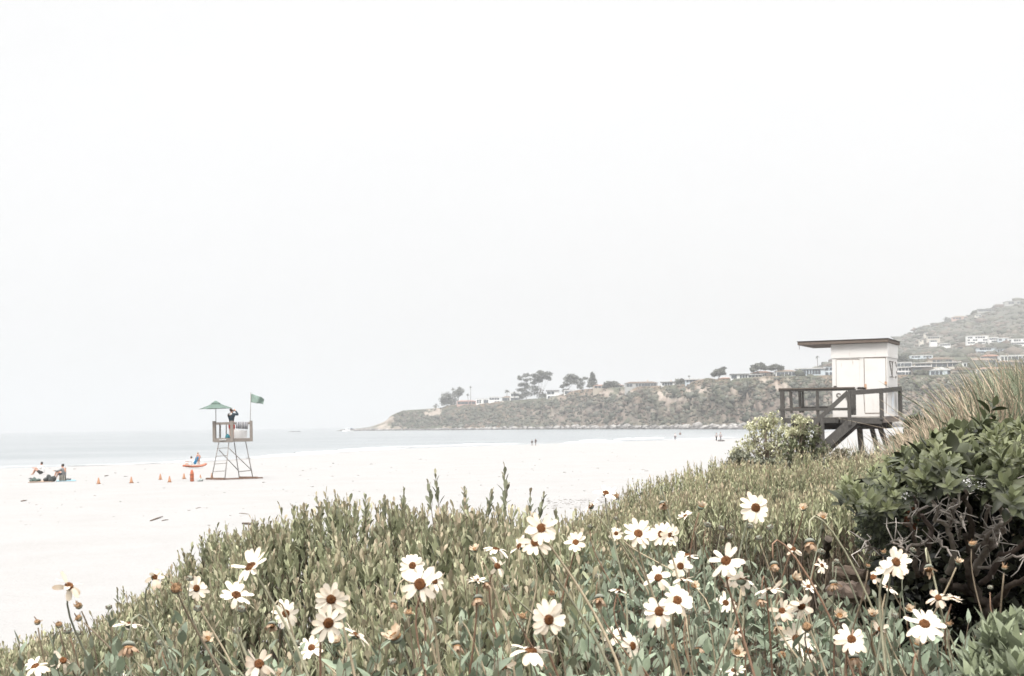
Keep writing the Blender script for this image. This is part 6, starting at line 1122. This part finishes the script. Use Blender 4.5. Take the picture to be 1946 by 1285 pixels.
DAISIES = [
 (131, 1114, 58, (.3, .75, .5), 'ragged', 'ragged daisy alone against the white sand at far left, petals mostly drooped', (.06, .40)),
 (373, 1118, 46, (.5, .2, .8), 'open', 'half hidden daisy behind the withered pair at the left edge of the scrub'),
 (477, 1077, 74, (-.35, .75, .45), 'open', 'tilted daisy on a long stem, uppermost of the left flowers', (.10, .42)),
 (449, 1131, 62, (.25, .7, .5), 'open', 'frilly daisy tilted upward just below the uppermost tilted one at left'),
 (246, 1186, 56, (.05, .95, -.1), 'side', 'daisy in profile with pale petals above a hanging brown head at left'),
 (67, 1266, 52, (-.3, .8, .3), 'side', 'peach cream daisy in profile in the bottom left corner'),
 (216, 1287, 48, (0, .8, .3), 'open', 'daisy cut by the bottom edge at left'),
 (395, 1216, 34, (-.3, .6, .5), 'cup', 'small half hidden cream cup between the left stems'),
 (492, 1262, 66, (.1, .5, .8), 'ragged', 'large ragged daisy with curled petals on the bottom edge at left'),
 (543, 1166, 50, (.45, .15, .85), 'open', 'daisy facing right with a dark oval centre, standing by itself'),
 (629, 1139, 64, (.1, -.15, .9), 'open', 'upper one of the overlapping pair with its petals fanned upward'),
 (624, 1184, 68, (.3, -.1, .9), 'open', 'large lower one of the overlapping pair with a brown centre'),
 (592, 1231, 46, (-.1, .5, .8), 'open', 'smaller daisy directly below the overlapping pair'),
 (676, 1207, 56, (.55, .75, -.05), 'side', 'daisy in profile leaning right beside the small daisy below the pair'),
 (640, 1222, 34, (-.2, .85, .1), 'cup', 'closed peach cup left of the leaning profile daisy'),
 (784, 1075, 48, (-.2, .3, .8), 'open', 'small daisy peeking out behind the big central one'),
 (798, 1110, 74, (-.1, .2, .95), 'open', 'big round daisy facing the viewer at the middle of the left group', (.02, .42)),
 (824, 1103, 58, (.55, .5, .4), 'open', 'daisy tucked behind the big round one with petals pointing right'),
 (753, 1212, 54, (-.3, .7, .35), 'cup', 'fluffy half folded daisy low between the left and middle groups'),
 (534, 1286, 34, (0, .7, .4), 'cup', 'small cream flower cut by the bottom edge near the ragged one'),
 (1029, 1004, 62, (0, .25, .9), 'open', 'topmost of the three clustered daisies right of the tall shoots', (.16, .40)),
 (1018, 1030, 62, (-.1, .4, .85), 'open', 'middle of the three clustered daisies overlapping the topmost', (.18, .40)),
 (987, 1038, 44, (-.55, .4, .3), 'side', 'leftmost of the three clustered daisies seen from the side'),
 (1094, 1031, 42, (0, .45, .85), 'open', 'neat single daisy right of the three clustered ones', (-.08, .36)),
 (943, 1044, 46, (.2, .85, .05), 'side', 'daisy in profile left of the three clustered ones', (.20, .38)),
 (945, 1076, 44, (.3, .4, .6), 'ragged', 'ragged daisy with a tan middle under the profile one'),
 (906, 1103, 38, (0, .9, .1), 'side', 'small daisy in profile facing up, lower left of the ragged tan one'),
 (903, 1045, 22, (0, .7, .5), 'cup', 'tiny peach cup by itself left of the clustered daisies'),
 (1043, 1178, 68, (.3, .1, .85), 'open', 'large daisy half covered by a leaf in the middle of the lower slope'),
 (1009, 1237, 78, (.05, .93, .12), 'side', 'wide flat daisy in profile near the bottom at centre'),
 (957, 1268, 44, (0, .1, .95), 'ragged', 'square tattered daisy with a dark centre on the bottom edge at centre'),
 (1151, 937, 42, (0, .72, .5), 'open', 'highest daisy, pale against the sand behind', (.05, .40)),
 (1123, 962, 38, (-.5, .75, .1), 'side', 'small tilted daisy below the highest one', (.18, .36)),
 (1171, 1014, 28, (0, .2, .95), 'open', 'small round daisy with a large dark centre'),
 (1213, 1014, 56, (0, .5, .8), 'open', 'left flower of the row of three wide daisies under the bank'),
 (1257, 1015, 48, (-.3, .3, .8), 'open', 'middle flower of the row of three wide daisies under the bank'),
 (1275, 1017, 48, (.45, .05, .8), 'open', 'right flower of the row of three wide daisies under the bank'),
 (1302, 981, 32, (-.5, .7, .2), 'side', 'small sideways daisy above the row of three', (.04, .34)),
 (1332, 964, 26, (.3, .9, .1), 'cup', 'small cup on a thin stem left of the tall lone daisy', (-.03, .34)),
 (1436, 965, 58, (0, .12, .97), 'open', 'tall lone daisy high on a long bare stem below the white tower', (-.05, .46)),
 (1527, 967, 22, (0, .7, .5), 'cup', 'tiny half open flower right of the tall lone daisy', (-.06, .40)),
 (1564, 984, 24, (0, .7, .5), 'cup', 'half open cup nearest the big leaves of the dark shrub', (-.06, .34)),
 (1293, 1076, 46, (.2, .2, .9), 'open', 'lower one of two small daisies set against the dark stems'),
 (1306, 1055, 40, (.1, .85, .2), 'side', 'upper one of two small daisies, in profile'),
 (1251, 1098, 52, (-.3, .5, .7), 'open', 'daisy with few broad petals left of the two small ones'),
 (1298, 1101, 42, (0, .95, .1), 'side', 'flat daisy in profile right of the broad petalled one'),
 (1287, 1141, 62, (.1, .5, .8), 'open', 'upper flower of the large pair in the lower middle', (.05, .36)),
 (1253, 1162, 62, (-.1, .2, .95), 'open', 'lower flower of the large pair in the lower middle', (.08, .36)),
 (1380, 1066, 66, (-.05, .42, .9), 'open', 'broad daisy standing free in front of the dark hollow', (.08, .46)),
 (1379, 1146, 40, (0, .4, .85), 'open', 'small daisy with narrow petals below the broad free standing one'),
 (1409, 1103, 62, (.1, .75, -.35), 'back', 'daisy seen from behind with its green underside showing'),
 (1384, 1098, 40, (-.6, .6, .3), 'ragged', 'daisy with hanging left petals behind the one seen from behind'),
 (1465, 1121, 58, (.05, .85, -.05), 'side', 'full white daisy in profile right of the one seen from behind'),
 (1486, 1161, 46, (-.1, .3, .9), 'ragged', 'daisy with a large brown disc and few petals left'),
 (1523, 1152, 54, (.1, -.35, .75), 'open', 'daisy hanging its petals downward right of the brown disc'),
 (1536, 1115, 30, (0, .6, .7), 'open', 'small neat cup shaped daisy above the hanging one'),
 (1508, 1099, 32, (.6, .45, .3), 'cup', 'white half closed daisy turned right, left of the small neat one'),
 (1562, 1075, 28, (.5, .4, .7), 'open', 'small daisy leaning right at the edge of the hollow'),
 (1595, 1171, 32, (0, .6, .7), 'cup', 'bowl shaped daisy alone below the split log'),
 (1513, 1213, 52, (-.25, .4, .85), 'open', 'upper of two daisies sharing one place left of the wide bottom one', (.06, .34)),
 (1536, 1238, 46, (.1, .6, .6), 'open', 'lower of two daisies sharing one place left of the wide bottom one'),
 (1618, 1215, 58, (0, .45, .85), 'open', 'wide daisy with a dark centre low down beneath the split log', (.02, .36)),
 (1399, 1241, 38, (0, .6, .6), 'cup', 'cream bowl shaped flower above the bottom edge right of centre'),
 (1396, 1275, 48, (0, .82, .3), 'side', 'cream flower in profile touching the bottom edge right of centre'),
 (1161, 1209, 42, (0, .35, .8), 'open', 'white daisy behind leaves between the two lower clusters'),
 (1202, 1228, 54, (.6, .1, .65), 'open', 'daisy half covered by a leaf, petals spread to the left'),
 (1175, 1122, 34, (.3, .85, .1), 'side', 'small white daisy in profile above the lower clusters'),
 (1703, 1068, 58, (.3, .4, .8), 'open', 'upper flower of the bright cluster against the bare branches', (-.02, .40)),
 (1692, 1083, 56, (-.2, .45, .8), 'open', 'lower flower of the bright cluster against the bare branches', (-.04, .40)),
 (1660, 1097, 42, (-.4, .5, .7), 'ragged', 'few petalled daisy at the left of the bright cluster'),
 (1687, 1117, 40, (.3, .85, .1), 'side', 'daisy in profile under the bright cluster'),
 (1757, 1186, 72, (0, .72, .6), 'open', 'wide open daisy lying flat in front of the dark hollow', (.03, .36)),
 (1672, 1196, 36, (.3, .4, .8), 'ragged', 'crumpled daisy left of the wide flat one'),
 (1744, 1227, 36, (.25, .9, .1), 'cup', 'folded cream flower below the wide flat daisy'),
 (1783, 1136, 44, (-.2, .5, .5), 'ragged', 'daisy with only a few long petals above the wide flat one'),
 (1812, 1137, 34, (.3, .85, .1), 'side', 'daisy in profile right of the few long petals'),
 (1821, 1069, 22, (.2, .8, .4), 'cup', 'little cream cup in front of the grey branches', (-.10, .34)),
 (1945, 1213, 34, (-.4, .5, .5), 'open', 'daisy cut by the right edge of the picture', (.05, .3)),
 (1658, 1170, 28, (0, .7, .4), 'cup', 'peach cup shaped bloom under the few petalled daisy'),
 (1727, 1160, 24, (0, .7, .5), 'cup', 'small peach cup above the wide flat daisy'),
 (1318, 1115, 26, (.2, .7, .5), 'cup', 'peach cup right of the flat profile daisy in the middle')]
WITHER = [
 (294, 1097, 44, (.5, .5, .3), 'ragged', 'brown headed daisy with one tall pale petal at left'), (335, 1119, 40, (0, .5, .6), 'dry', 'withered head with pinkish rags beside the half hidden left daisy'), (150, 1152, 26, (-.2, .7, .4), 'dry', 'spiky withered head under the ragged daisy on the sand'),
 (150, 1175, 26, (-.5, .6, .3), 'dry', 'peach withered head just beneath the spiky one at left'), (71, 1183, 22, (0, .9, .3), 'dry', 'dark withered head farthest left against the sand'), (112, 1188, 26, (0, .9, .3), 'dry', 'spiky peach withered head second from the left edge'),
 (245, 1228, 42, (.1, -.1, .6), 'droop', 'brown flower hanging straight down below the profile daisy at left'), (120, 1255, 46, (.2, .5, .6), 'ragged', 'crumpled peach flower beside the corner daisy'), (517, 1187, 28, (0, -.1, .6), 'droop', 'hanging brown flower left of the lone right facing daisy'),
 (869, 1225, 32, (.1, -.2, .5), 'droop', 'peach flower hanging on an arched stem left of the wide flat one'), (909, 1137, 32, (0, -.1, .5), 'droop', 'hanging pale flower below the small upward profile daisy'), (923, 1108, 24, (.3, 0, .5), 'droop', 'shrivelled flower right of the small upward profile daisy'),
 (777, 1165, 24, (0, .7, .4), 'dry', 'grey withered head on a straight stem below the big round daisy'), (749, 1146, 24, (-.2, 0, .4), 'droop', 'nodding withered head left of the big round daisy stem'), (1048, 1129, 26, (0, .8, .4), 'dry', 'brown seed head with three standing petals at centre'),
 (993, 1172, 26, (0, .6, .4), 'dry', 'tangled grey seed head left of the leaf covered daisy'), (1139, 1137, 34, (0, -.2, .5), 'droop', 'drooping peach flower above the lower clusters'), (1170, 945, 22, (.1, .8, .3), 'dry', 'grey seed head beside the highest daisy'),
 (1259, 957, 22, (.2, -.2, .5), 'droop', 'nodding brown head above the row of three daisies'), (1471, 1073, 28, (.1, -.1, .5), 'droop', 'grey nodding head in front of the hollow'), (1539, 1031, 34, (0, -.1, .5), 'droop', 'hanging cream head at the dark edge under the bank'),
 (1508, 1044, 32, (-.2, .4, .5), 'ragged', 'crumpled cream flower left of the hanging cream head'), (1584, 1109, 28, (0, -.2, .5), 'droop', 'brown hanging head beside the split log'), (1446, 1140, 24, (-.2, -.2, .5), 'droop', 'small brown hanging head left of the full white profile daisy'),
 (1478, 1190, 32, (0, -.3, .5), 'droop', 'rust brown drooped flower under the large brown disc'), (1533, 1192, 34, (0, .5, .6), 'dry', 'peach withered cup under the daisy with hanging petals'), (1486, 1246, 30, (0, .6, .6), 'dry', 'dry peach cup near the bottom, left of the shared pair'),
 (1623, 1250, 36, (0, -.4, .5), 'droop', 'brown ragged flower hanging below the wide bottom daisy'), (1399, 1203, 28, (-.3, .3, .5), 'ragged', 'peach crumpled flower above the cream bowl flower'), (1326, 1231, 26, (0, -.2, .5), 'droop', 'small brown drooped flower right of the lower clusters'),
 (1279, 1231, 24, (0, .6, .5), 'dry', 'dry peach knob right of the leaf covered lower daisy'), (1197, 1268, 34, (0, .3, .6), 'dry', 'woolly grey green withered head at the bottom edge'), (1847, 1034, 24, (0, .9, .3), 'dry', 'flat dry head on the tallest bare stem before the branches', (.09, .5)),
 (1804, 1187, 20, (0, .8, .3), 'dry', 'dry round head right of the wide flat daisy'), (1765, 1080, 30, (0, .3, .5), 'droop', 'yellowish shrivelled flower hanging in the branches'), (1909, 1079, 20, (0, .9, .3), 'dry', 'fuzzy dry head on a straight stem at the right', (.02, .4)), (1679, 1050, 18, (0, .8, .3), 'dry', 'grey dry head just above the bright cluster'),
 (1650, 1076, 16, (0, .7, .3), 'dry', 'small dry head at the upper left of the bright cluster')]
BUDS = [(361, 1099, 14, 'grey bud standing over the withered left pair'), (207, 1154, 12, 'small dark bud on the left skyline of the scrub'), (130, 1199, 14, 'dark bud low beside the spiky peach head'), (148, 1203, 12, 'smaller dark bud right of the dark low bud'), (459, 1157, 18, 'round dark bud beneath the frilly daisy'), (376, 1156, 16, 'grey woolly bud below the half hidden daisy'), (303, 1221, 14, 'grey bud among the stems at lower left'),
 (450, 1198, 16, 'pale woolly bud below the round dark one'), (833, 1178, 16, 'grey bud right of the straight stemmed withered head'), (745, 1257, 16, 'dark topped bud on the bottom edge below the fluffy flower'), (655, 1256, 14, 'grey green bud under the leaning profile daisy'), (565, 1221, 12, 'peach bud left of the small daisy below the pair'), (962, 1117, 16, 'grey bud between the shrivelled flower and the brown seed head'),
 (1138, 1095, 14, 'grey bud above the drooping peach flower'), (1121, 1000, 9, 'tiny bud below the small tilted daisy'), (1170, 985, 9, 'tiny bud above the small round daisy'), (1345, 997, 14, 'grey bud left one of three along the shaded bank'), (1371, 1003, 12, 'grey bud middle one of three along the shaded bank'), (1425, 999, 14, 'grey bud on the stem beside the tall lone daisy'), (1463, 1002, 14, 'grey bud right of the tall lone daisy stem'),
 (1441, 1022, 12, 'small bud lower left of the bud right of the lone stem'), (1387, 1019, 12, 'grey bud below the three along the shaded bank'), (1561, 1048, 14, 'grey bud by the dark stump'), (1590, 1067, 12, 'bud right of the stump in the hollow'), (1343, 1165, 14, 'grey bud right of the large lower pair'), (1307, 1162, 16, 'dark grey bud touching the large lower pair'), (1511, 1170, 16, 'green bud under the daisy with hanging petals'),
 (1228, 1164, 14, 'grey bud left of the large lower pair'), (1882, 1116, 10, 'tiny grey bud before the black hollow'), (1701, 1170, 14, 'peach bud between the two small peach cups'), (1735, 1045, 12, 'dry bud high in the bare twigs')]
sd_ = 0
for e in DAISIES + WITHER:
    sd_ += 1; daisy(e[0], e[1], e[2], e[3], e[4], e[5], sd_, e[6] if len(e) > 6 else None)
for e in BUDS:
    sd_ += 1; daisy(e[0], e[1], e[2], (rng.normal(0, .25), .9, .2), 'bud', e[3], sd_)
